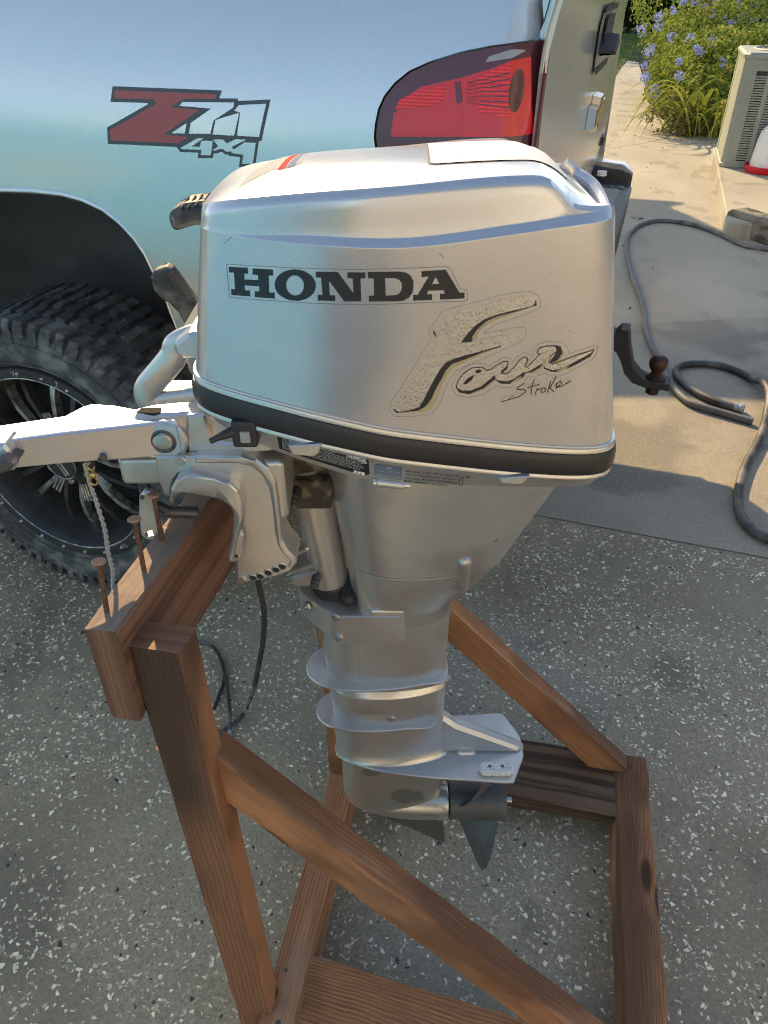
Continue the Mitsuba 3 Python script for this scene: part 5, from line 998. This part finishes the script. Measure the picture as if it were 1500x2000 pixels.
    put(rim, 'hub', lathe([(-.10, .085), (-.066, .080), (-.062, .058), (-.055, .050), (-.030, .046), (-.026, .038), (-.026, 0)], c, ax, 40), 'rim_black', smooth=30)
    put(rim, 'hub_ring', tube([W(.046, t, -.0285) for t in np.linspace(0, 2 * math.pi, 49)], .0018, 6, cap=False), 'rim_bright', smooth=60)
    put(rim, 'hub_badge', [hull([(W(.034, 2.1 + q, -.0255), .003), (W(.034, 5.2 - q, -.0255), .003)], 8) for q in (-.15, .15)], 'rim_bright')
    for k in range(6):
        t = 2 * math.pi * (k + .5) / 6; put(rim, 'lug_nut', cyl(W(.067, t, -.07), W(.067, t, -.045), .0095, 12, .002), 'steel', smooth=40)
def key_part(root, name):
    k, i = f'{root}__{name}', 0
    while any(q == k or q.startswith(k + '__') for q in scene): i += 1; k = f'{root}__{name}_{i:03d}'
    return k
wheel(tr, S_W, -.012 + .012, Z_W); wheel(tr, S_W, 1.9, Z_W, True); wheel(tr, 4.25, 0.03, Z_W); wheel(tr, 4.25, 1.9, Z_W, True)

# ------------------------------------------------ hoses
ha = smoothpath([(2.6213,4.8389,0.016),(2.4853,4.9798,0.016),(2.3587,5.0814,0.016),(2.2889,5.3573,0.016),(2.1856,5.5778,0.016),(1.9953,5.673,0.016),(1.814,5.551,0.016),(1.6669,5.2952,0.016),(1.5621,4.9467,0.016),(1.4799,4.5375,0.016),(1.4284,4.1807,0.016),(1.3723,3.8667,0.016),(1.3183,3.655,0.016),(1.2833,3.3994,0.016),(1.2714,3.1812,0.016),(1.2513,3.0033,0.016),(1.2728,2.8444,0.016),(1.3613,2.7629,0.016),(1.4735,2.6763,0.016)], 8)
h1 = thing('garden_hose', 'long dusty grey hose running from the concrete block past the tow ball', 'hose')
put(h1, 'hose', tube(ha, .0145, 12), 'hose_grey', smooth=60)
put(h1, 'sleeve', tube(ha[30:36], .0172, 12), 'hose_black', smooth=60)
hb2 = smoothpath([(1.4492,2.7968,0.017),(1.3895,2.8425,0.017),(1.3341,2.9323,0.017),(1.3021,3.052,0.017),(1.3195,3.1573,0.017),(1.3946,3.2176,0.017),(1.5196,3.2065,0.017),(1.6011,3.1145,0.017),(1.6287,3.0013,0.017),(1.6085,2.8657,0.017),(1.5397,2.7086,0.017),(1.4366,2.5242,0.017),(1.3244,2.3571,0.017),(1.2322,2.1888,0.017),(1.1848,2.0511,0.017),(1.1852,1.9572,0.017),(1.2168,1.9058,0.017),(1.2931,1.8586,0.017)], 8)
hb2[60:80, 2] += .030 * np.sin(np.linspace(0, np.pi, 20)); 
h2 = thing('garden_hose', 'black hose looping beside the tow ball with a metal coupling at its end', 'hose')
put(h2, 'hose', tube(hb2, .0155, 12), 'hose_black', smooth=60)
cd = hb2[0] - hb2[3]; cd /= np.linalg.norm(cd)
put(h2, 'coupling', [cyl(hb2[0] - cd * .004, hb2[0] + cd * .018, .0175, 18, .002), cyl(hb2[0] + cd * .018, hb2[0] + cd * .034, .0205, 18, .002)], 'steel', smooth=35, label='metal coupling')
put(h2, 'coupling_hole', cyl(hb2[0] + cd * .0335, hb2[0] + cd * .0345, .014, 16), 'black_plastic')

# ------------------------------------------------ raised pad, concrete block, air conditioner, waterer
padc = np.array([(3.1577,7.9503),(2.8361,6.9549),(2.459,5.7959),(2.2848,5.1946)])
pd = padc[-1] - padc[0]; pd /= np.linalg.norm(pd); pnn = np.array([-pd[1], pd[0]])
if pnn[0] < 0: pnn = -pnn
pp = np.array([padc[0], padc[-1] - pd * .10, padc[-1] - pd * .10 + pnn * 3, padc[0] + pnn * 3])
struct('concrete_pad', prism(pp, -.02, .11, .012, to3=lambda x, y, h: (x, y, h)), 'walk')
cbk = thing('concrete_block', 'weathered grey concrete kerb block lying in front of the raised pad', 'kerb block')
q0, q1 = np.array([(2.3705,5.4541),(2.5379,5.0795)]); qd = (q1 - q0) / np.linalg.norm(q1 - q0); qn = np.array([-qd[1], qd[0]])
if qn[1] < 0: qn = -qn
put(cbk, 'block', prism(np.array([q0, q0 + qd * 1.1, q0 + qd * 1.1 + qn * .17, q0 + qn * .17]), 0, .15, .018, to3=lambda x, y, h: (x, y, h)), 'curb_conc', smooth=30)
ac = thing('air_conditioner', 'pale grey green air conditioner with rows of louvers standing on the raised pad', 'air conditioner')
a0, a1 = np.array([(2.9375,7.0171),(3.2556,6.914)]); ad = np.array([math.sin(math.radians(107)), math.cos(math.radians(107))]); a0 = a0 - ad * .05; an = np.array([-ad[1], ad[0]])
if an[1] < 0: an = -an
ACW, ACH = .78, .83
def AP(u, v, z): q = a0 + ad * u + an * v; return (q[0], q[1], .11 + z)
acp = np.array([(.03, 0), (ACW - .03, 0), (ACW, .03), (ACW, ACW - .03), (ACW - .03, ACW), (.03, ACW), (0, ACW - .03), (0, .03)])
apx = lambda u, v, h: AP(u, v, h)
put(ac, 'core', prism(inset(acp, .02), .03, ACH - .02, 0, to3=apx), 'ac_dark')
put(ac, 'base_pan', prism(inset(acp, -.008), .0, .035, .006, to3=apx), 'ac_paint')
put(ac, 'top', prism(inset(acp, -.012), ACH - .035, ACH + .015, .015, to3=apx), 'ac_paint', smooth=30)
put(ac, 'fan_ring', tube([AP(ACW / 2 + .30 * math.cos(t), ACW / 2 + .30 * math.sin(t), ACH + .016) for t in np.linspace(0, 6.2832, 40)], .012, 8, cap=False), 'ac_paint', smooth=60)
put(ac, 'fan_grille', [tube([AP(ACW / 2 + r * math.cos(t), ACW / 2 + r * math.sin(t), ACH + .02) for t in np.linspace(0, 6.2832, 36)], .003, 5, cap=False) for r in np.arange(.05, .30, .035)], 'ac_dark', stuff=True)
for (u, v) in ((0, 0), (ACW, 0), (0, ACW), (ACW, ACW)):
    su, sv = (1 if u == 0 else -1), (1 if v == 0 else -1)
    put(ac, 'corner_post', prism([(u, v + sv * .03), (u + su * .03, v), (u + su * .085, v), (u + su * .085, v + sv * .012), (u + su * .035, v + sv * .012), (u + su * .012, v + sv * .035), (u + su * .012, v + sv * .11), (u, v + sv * .11)], .03, ACH - .03, 0, to3=apx), 'ac_paint')
for a, b in ((.035, .055), (ACH - .11, ACH - .035)): put(ac, 'panel_frame', prism([(.08, .0), (ACW - .08, .0), (ACW - .08, .012), (.08, .012)], a, b, 0, to3=apx), 'ac_paint')
bars = [prism([(.078 + k * .118 - .004, -.001), (.078 + k * .118 + .030, -.001), (.078 + k * .118 + .030, .012), (.078 + k * .118 - .004, .012)], .05, ACH - .1, 0, to3=apx) for k in range(6)]
put(ac, 'panel_bar', bars, 'ac_paint')
sl = []
for k in range(5):
    for r in range(34):
        z = .065 + r * .0185
        sl.append(prism([(.103 + k * .118, .001), (.198 + k * .118, .001), (.198 + k * .118, .013), (.103 + k * .118, .013)], z, z + .011, 0, to3=apx))
put(ac, 'louver', sl, 'ac_paint', smooth=False, stuff=True)
lside = [prism([(.001, .12), (.001, ACW - .12), (.010, ACW - .12), (.010, .12)], .05 + r * .0185, .061 + r * .0185, 0, to3=apx) for r in range(36)]
put(ac, 'side_panel', [prism([(.004, .10), (.004, ACW - .10), (.012, ACW - .10), (.012, .10)], .03, ACH - .03, 0, to3=apx), prism([(.001, .13), (.001, .145), (.006, .145), (.006, .13)], .03, ACH - .03, 0, to3=apx)], 'ac_paint')
wt = thing('poultry_waterer', 'white plastic water jug upside down in a red dish in front of the air conditioner', 'waterer')
wc = np.array([(3.1923,6.8334)][0]); wo = np.array([wc[0], wc[1], .11])
put(wt, 'jug', lathe([(.02, 0), (.02, .128), (.03, .135), (.10, .130), (.22, .118), (.30, .105), (.335, .085), (.355, .055), (.36, 0)], wo, (0, 0, 1), 48), 'jug', smooth=50)
put(wt, 'dish', lathe([(.0, 0), (0, .150), (.012, .162), (.055, .172), (.058, .166), (.020, .150), (.018, 0)], wo, (0, 0, 1), 48), 'jug_red', smooth=40)

# ------------------------------------------------ planting
LEAF = np.array([(0, -.5, 0), (.5, -.12, .10), (.42, .22, .07), (0, .5, -.05), (-.42, .22, .07), (-.5, -.12, .10)])
def leafcloud(cen, rad, n, size, tone, aspect=.5, seed=1, shell=.55, holes=.46):
    """n leaves scattered in a clumpy ellipsoid: mesh and colours."""
    r = np.random.default_rng(seed); cen, rad = np.array(cen), np.array(rad); N = n * 6
    d = r.normal(size=(N, 3)); d /= np.linalg.norm(d, axis=1, keepdims=True)
    t = (shell + (1 - shell) * r.random(N) ** .6) * (.72 + .5 * meshkit.fbm(d * 2.2 + seed, 3))
    p = cen + d * rad * t[:, None]
    ok = (p[:, 2] > .02) & (meshkit.fbm(p * 4.5 + seed * 3, 3) > holes); p, d = p[ok][:n], d[ok][:n]; N = len(p)
    L = size * r.uniform(.6, 1.3, (N, 1)); q = r.normal(size=(N, 3)) * .8 + d * .6 + (0, 0, .5); q /= np.linalg.norm(q, axis=1, keepdims=True)
    a = np.cross(q, r.normal(size=(N, 3))); a /= np.linalg.norm(a, axis=1, keepdims=True); b = np.cross(q, a)
    V = p[:, None] + L[:, None] * (LEAF[None, :, :1] * aspect * a[:, None] + LEAF[None, :, 1:2] * b[:, None] + LEAF[None, :, 2:] * q[:, None])
    F = np.array([(0, 1, 2), (0, 2, 3), (0, 3, 4), (0, 4, 5)])[None] + 6 * np.arange(N)[:, None, None]
    k = (meshkit.fbm(p * 3 + 9, 2) * .7 + r.random(N) * .45)[:, None]; c = np.array(tone[0]) * (1 - k) + np.array(tone[1]) * k
    c[r.random(N) < .04] = (.30, .26, .06)
    return trimesh.Trimesh(V.reshape(-1, 3), F.reshape(-1, 3), process=False), np.clip(np.repeat(c, 6, axis=0), .005, 1)
def shrub(name, label, cat_, clumps, tone, size, leafmat='leaf0', stems=6, group=None):
    t = thing(name, label, cat_, group); ms, cs = [], []
    for i, (c, rd, n) in enumerate(clumps):
        m, col = leafcloud(c, rd, n, size, tone, seed=17 + 7 * i + len(scene)); ms.append(m); cs.append(col)
    put(t, 'foliage', trimesh.util.concatenate(ms), leafmat, smooth=False, color=np.vstack(cs), stuff=True)
    r = np.random.default_rng(len(scene))
    for i, (c, rd, n) in enumerate(clumps[:stems]):
        b = np.array([c[0] + r.normal(0, .1), c[1] + r.normal(0, .1), -.05]); e = np.array(c) + r.normal(0, .15, 3) * rd
        put(t, 'stem', tube(smoothpath([b, (b + e) / 2 + r.normal(0, .06, 3), e], 5), np.linspace(.016, .006, 11), 6), 'bark', smooth=60)
    return t
GREEN = ((.075, .13, .025), (.36, .42, .10))
sh = shrub('plumbago_shrub', 'large leafy shrub with clusters of pale blue flowers behind the air conditioner', 'shrub',
    [((4.45, 11.6, .70), (1.0, 1.1, .85), 6000), ((5.55, 12.4, 1.0), (1.2, 1.2, 1.05), 6000), ((6.6, 12.6, 1.1), (1.2, 1.2, 1.1), 4500), ((3.95, 10.4, .45), (.60, .9, .50), 3600), ((4.6, 10.3, .5), (.7, .6, .55), 3000), ((4.55, 13.2, 1.05), (1.0, 1.0, .8), 3600), ((3.75, 10.9, .35), (.45, .8, .42), 2200), ((3.55, 9.9, .28), (.35, .5, .36), 1500)], GREEN, .062)

rng2 = np.random.default_rng(5)
PITv = np.array([0, math.cos(PITCH), -math.sin(PITCH)])
FP = [(3.2795,10.9,1.05),(3.6439,11.2,1.1697),(3.9867,11.4,1.1269),(4.0873,11.4,1.0572),(4.5585,11.8,1.1365),(3.1269,11.0,0.8989),(3.291,10.9,0.9357),(3.322,10.4,0.8601),(3.5307,10.4,0.8601),(3.7793,10.4,0.8195),(3.5288,10.1,0.774),(3.5839,10.1,0.739),(3.2313,9.7,0.6813),(3.0599,10.4,0.587),(3.112,10.5,0.7097),(2.9863,10.0,0.4582),(3.732,9.8,0.6533),(3.2005,9.5,0.5629),(2.9821,9.6,0.4344),(4.6414,11.4,0.987),(4.4728,11.1,0.8722),(4.638,11.2,0.8776),(4.1043,11.0,1.0043),(4.3342,11.2,0.985),(4.5032,11.4,1.0195),(2.9746,9.5,0.3858),(2.989,10.1,0.4947),(4.1943,11.6,1.1694),(3.8459,11.4,1.18),(4.8109,11.9,1.1336),(4.8627,11.6,0.9949),(3.1547,10.6,0.7286),(3.4724,11.0,1.098),(4.1479,10.9,0.9357)]
for p in FP:
    V, F, at = [], [], 0; R0 = rng2.uniform(.045, .08)
    for k in range(26):
        d = rng2.normal(size=3); d /= np.linalg.norm(d); c = np.array(p) + d * R0 * rng2.uniform(.5, 1) - (0, .1, 0)
        n = d + rng2.normal(0, .4, 3); n /= np.linalg.norm(n); a = np.cross(n, (.3, .2, .9)); a /= np.linalg.norm(a); b = np.cross(n, a); pr_ = []
        for j in range(10): rr_ = .019 * (1 if j % 2 == 0 else .45); pr_.append(c + rr_ * (math.cos(j * .628) * a + math.sin(j * .628) * b))
        V += [c[None], np.array(pr_)]; F += [(at, at + 1 + j, at + 1 + (j + 1) % 10) for j in range(10)]; at += 11
    put(sh, 'flower_cluster', trimesh.Trimesh(np.vstack(V), np.array(F), process=False), 'petal', smooth=False)
# strap leaved clump beside the air conditioner and a low dry plant at the corner
def strap(c, ang, L, w, rise, seed):
    r = np.random.default_rng(seed); pts, nn = [], 12; d = np.array([math.cos(ang), math.sin(ang)])
    for i in range(nn + 1):
        t = i / nn; q = np.array([c[0] + d[0] * L * t * .9, c[1] + d[1] * L * t * .9, c[2] + rise * L * (1.5 * t - 1.6 * t * t * (.7 + .4 * r.random() * 0 + .2))])
        wd = w * (1 - t ** 2.5) * (.5 + .5 * min(1, t * 5)) + .001; s = np.array([-d[1], d[0], 0.]); pts.append([q - s * wd, q - np.array([0, 0, wd * .35]), q + s * wd])
    return grid(pts)
sp = thing('strap_leaf_plant', 'clump of long arching yellow green leaves beside the air conditioner', 'plant')
sb_ = [(3.5665,9.1548)][0]; r3 = np.random.default_rng(11)
for i in range(90):
    a = r3.uniform(0, 6.283); m = strap((sb_[0] + r3.normal(0, .16), sb_[1] + .15 + r3.normal(0, .14), .0), a, r3.uniform(.45, 1.05), r3.uniform(.016, .028), r3.uniform(.75, 1.5), i)
    t = r3.random(); c = np.array((.16, .21, .03)) * (1 - t) + np.array((.42, .42, .09)) * t
    put(sp, 'leaf', m, 'leaf1', smooth=False, color=np.tile(c, (len(m.vertices), 1)))
shrub('dry_plant', 'low greyish dry plant at the corner of the walk', 'plant', [((*[(3.2047,9.3476)][0][:2], .16), (.34, .30, .24), 900), ((*[(3.4336,9.3476)][0][:2], .14), (.30, .25, .2), 600)], ((.10, .085, .05), (.26, .23, .15)), .035, 'leaf1', 2)
rk = [(3.9413,10.8462)][0]
rm = trimesh.creation.icosphere(3, 1.0); rm.vertices *= 1 + .35 * (meshkit.fbm(rm.vertices * 1.5 + 4, 3)[:, None] - .5); rm.vertices = rm.vertices * (.13, .10, .09) + (rk[0], rk[1], .05)
put(None, 'stone', rm, 'rock', smooth=50); labels['stone'] = {'label': 'dark rounded stone half hidden among the strap leaves', 'category': 'stone'}
# dark hedge and fence far behind, lawn blades
hg = shrub('hedge', 'dark shaded hedge at the far side of the lawn', 'hedge', [((6.2 + 1.6 * i, 27.5, .9), (1.4, .9, 1.25), 700) for i in range(8)], ((.012, .022, .008), (.04, .06, .018)), .20, 'leaf1', 8)
fe_ = thing('fence', 'dark board fence at the far end of the lawn', 'fence')
for i in range(26): put(fe_, 'board', cbox((3.5 + .52 * i, 29.0, 0), (4.0 + .52 * i, 29.04, 1.9), .005), 'fence_dark')
gV, gF, gC = [], [], []; r4 = np.random.default_rng(3); n0 = 0
for _ in range(26000):
    x, y = r4.uniform(3.8, 9.5), 13.0 + 13.0 * r4.random()
    if x > y * .36 or x < y * .245 or (x > 3.4 + .12 * (y - 11) and y < 13.6): continue
    a, h, w = r4.uniform(0, 6.28), r4.uniform(.03, .09), .006; lean = r4.normal(0, .03, 2)
    gV += [(x - w * math.cos(a), y - w * math.sin(a), -.06), (x + w * math.cos(a), y + w * math.sin(a), -.06), (x + lean[0], y + lean[1], h - .06)]; gF.append((n0, n0 + 1, n0 + 2)); n0 += 3
    k = r4.random(); gC += [np.array((.06, .10, .02)) * (1 - k) + np.array((.22, .26, .07)) * k] * 3
scene['grass'] = mikit.ply(trimesh.Trimesh(np.array(gV), np.array(gF), process=False), 'mat_leaf0', smooth=False, color=np.array(gC)); labels['grass'] = {'label': 'short lawn grass beyond the path', 'category': 'grass', 'kind': 'stuff'}

# ------------------------------------------------ unseen surroundings, some added only to shape shade, bounce and reflections
ho = thing('house', 'pale stucco house wall with white window to the right of the driveway', 'house')
hn = np.array([-.93, -.37]); hd_ = np.array([.37, -.93]); hp0 = np.array([5.2, 8.4])
def HP(u, v, z): q = hp0 + hd_ * u - hn * v; return (q[0], q[1], z)
put(ho, 'wall', prism([(0, 0), (11, 0), (11, .3), (0, .3)], -.05, 2.9, .0, to3=HP), 'stucco')
for u in (1.6, 5.2, 8.2):
    wf = put(ho, 'window', prism([(u, -.03), (u + 1.4, -.03), (u + 1.4, .02), (u, .02)], .9, 2.1, .0, to3=HP), 'trim_white'); put(wf, 'pane', prism([(u + .08, -.035), (u + 1.32, -.035), (u + 1.32, .01), (u + .08, .01)], .98, 2.02, .0, to3=HP), 'glass_dark')
put(ho, 'roof', prism([(-.5, -.5), (11.5, -.5), (11.5, 2.5), (-.5, 2.5)], 2.9, 3.1, .0, to3=HP), 'roof_dark')
h2_ = thing('house', 'wide two storey beige house behind the camera, added for its warm bounce', 'house')  # unseen house, added to bounce warm light onto the driveway
def HQ(u, v, z): return (u, -7.0 - v, z)
put(h2_, 'wall', prism([(-1.5, 0), (15, 0), (15, .3), (-1.5, .3)], -.05, 5.6, 0, to3=HQ), 'stucco')
put(h2_, 'garage_door', prism([(1.2, -.04), (6.2, -.04), (6.2, .05), (1.2, .05)], 0, 2.3, 0, to3=HQ), 'trim_white')
for u in (.2, 3.2, 6.2, 9.5):
    wf = put(h2_, 'window', prism([(u, -.03), (u + 1.3, -.03), (u + 1.3, .02), (u, .02)], 3.5, 4.8, .0, to3=HQ), 'trim_white'); put(wf, 'pane', prism([(u + .08, -.035), (u + 1.22, -.035), (u + 1.22, .01), (u + .08, .01)], 3.58, 4.72, .0, to3=HQ), 'glass_dark')
put(h2_, 'roof', prism([(-2, -.6), (15.5, -.6), (15.5, 5), (-2, 5)], 5.6, 5.8, 0, to3=HQ), 'roof_dark')
vn = thing('box_trailer', 'long light blue box trailer parked behind the photographer', 'trailer')
VR = trimesh.transformations.rotation_matrix(-YAW, [0, 0, 1], [-.95, -.90, 0]); VR[:3, 3] += (.48, .16, 0)
put(vn, 'body', rounded((-7.5, -3.2, .10), (-.95, -.90, 1.75), .16).apply_transform(VR), 'van_cyan', smooth=40)
put(vn, 'wheel', [m.apply_transform(VR) for m in (cyl((-4.4, -.885, .3), (-4.4, -1.2, .3), .3, 32, .03), cyl((-4.4, -3.21, .3), (-4.4, -2.9, .3), .3, 32, .03))], 'tyre', smooth=40)
ovl = Polygon([(-3.72 + .50 * math.cos(t), 1.03 + .20 * math.sin(t)) for t in np.linspace(0, 6.283, 48)[:-1]])
put(vn, 'sign', patch(ovl, lambda x, z: np.c_[x, np.full(len(x), -.893), z], 1).apply_transform(VR), 'sign_pale', smooth=True)

sl_ = thing('added_shade_caster', 'unseen fabric sheet on posts, added beyond the truck to cast ground shade', 'added canopy')  # added unseen canopy, its outline shaped from the ground shade it should cast
HS = 2.6; sh_ = np.array([SUN[0], SUN[1]]) / SUN[2] * HS
sp_ = smoothpoly(np.array([(-3., 2.95), (1.0, 2.93), (2.2, 2.82), (3.3, 2.75), (3.3, 4.0), (2.62, 5.0), (2.37, 5.5), (2.2, 6.1), (1.9, 6.42), (-3., 7.4)]) + sh_, 5)
put(sl_, 'fabric', prism(sp_, HS, HS + .012, 0, to3=lambda x, y, h: (x, y, h)), 'trim_white')
for p in ((-4.3, 6.8), (.4, 6.9), (-.3, 9.6), (-4.3, 11.0)): put(sl_, 'post', cyl((*p, 0), (*p, HS), .05, 16), 'dark_steel')

sgt = affinity.translate(affinity.scale(textshape('RYTI', .2, True), -1, 1, origin=(0, 0)), -3.42, .93)
put(vn, 'sign_lettering', cat([patch(q, lambda x, z: np.c_[x, np.full(len(x), -.890), z], 1) for q in geoms(sgt)]).apply_transform(VR), 'decal_blue', smooth=True)
# leaf litter and crumbs on the walk and slab
lt = []; r6 = np.random.default_rng(21)
for _ in range(170):
    f = r6.random(); x = 1.2 + 2.6 * r6.random(); y = 3.0 + 8 * f
    if x > y * .36 or x < y * .21: continue
    L = r6.uniform(.006, .028); a = r6.uniform(0, 6.28); pts = [(x + L * (u * math.cos(a) - v * math.sin(a)), y + L * (u * math.sin(a) + v * math.cos(a)), .002 + h * L) for u, v, h in ((-1, 0, .2), (0, -.35, 0), (1, 0, .3), (0, .35, .1))]
    lt.append(trimesh.Trimesh(np.array(pts), [(0, 1, 2), (0, 2, 3)], process=False))
put('walk', 'leaf_litter', lt, 'soil', smooth=False, stuff=True)
# added row of trees beyond the truck (above the frame; it closes the low sky that the motor's top mirrors)
for i, (tx, ty, th_) in enumerate(((-22, 21, 8.0), (-18, 23, 8.6), (-14, 21.5, 7.8), (-10.5, 26, 9.6), (-7, 29, 10.5), (-3, 30, 10.6), (1.2, 31, 10.6), (5.2, 34, 10.2))):
    t_ = thing('added_tree', 'one of the tall unseen trees added beyond the truck to block low sky', 'added_tree', 'added trees that block low sky beyond the truck')
    tms = [leafcloud((tx + dx, ty + dy, th_ * f), (2.6 * q, 2.4 * q, th_ * .26 * q), 900, .42, ((.03, .055, .015), (.10, .14, .035)), seed=300 + 9 * i + j, shell=.5, holes=.40) for j, (dx, dy, f, q) in enumerate(((0, 0, .72, 1.), (-1.5, .4, .52, .85), (1.5, -.3, .55, .9), (0, .2, .36, .8)))]
    put(t_, 'crown', trimesh.util.concatenate([m for m, c in tms]), 'leaf1', smooth=False, color=np.vstack([c for m, c in tms]), stuff=True)
    put(t_, 'trunk', tube(smoothpath([(tx, ty, -.1), (tx + .15, ty, th_ * .3), (tx - .1, ty + .1, th_ * .6)], 5), np.linspace(.28, .10, 11), 10), 'bark', smooth=60)
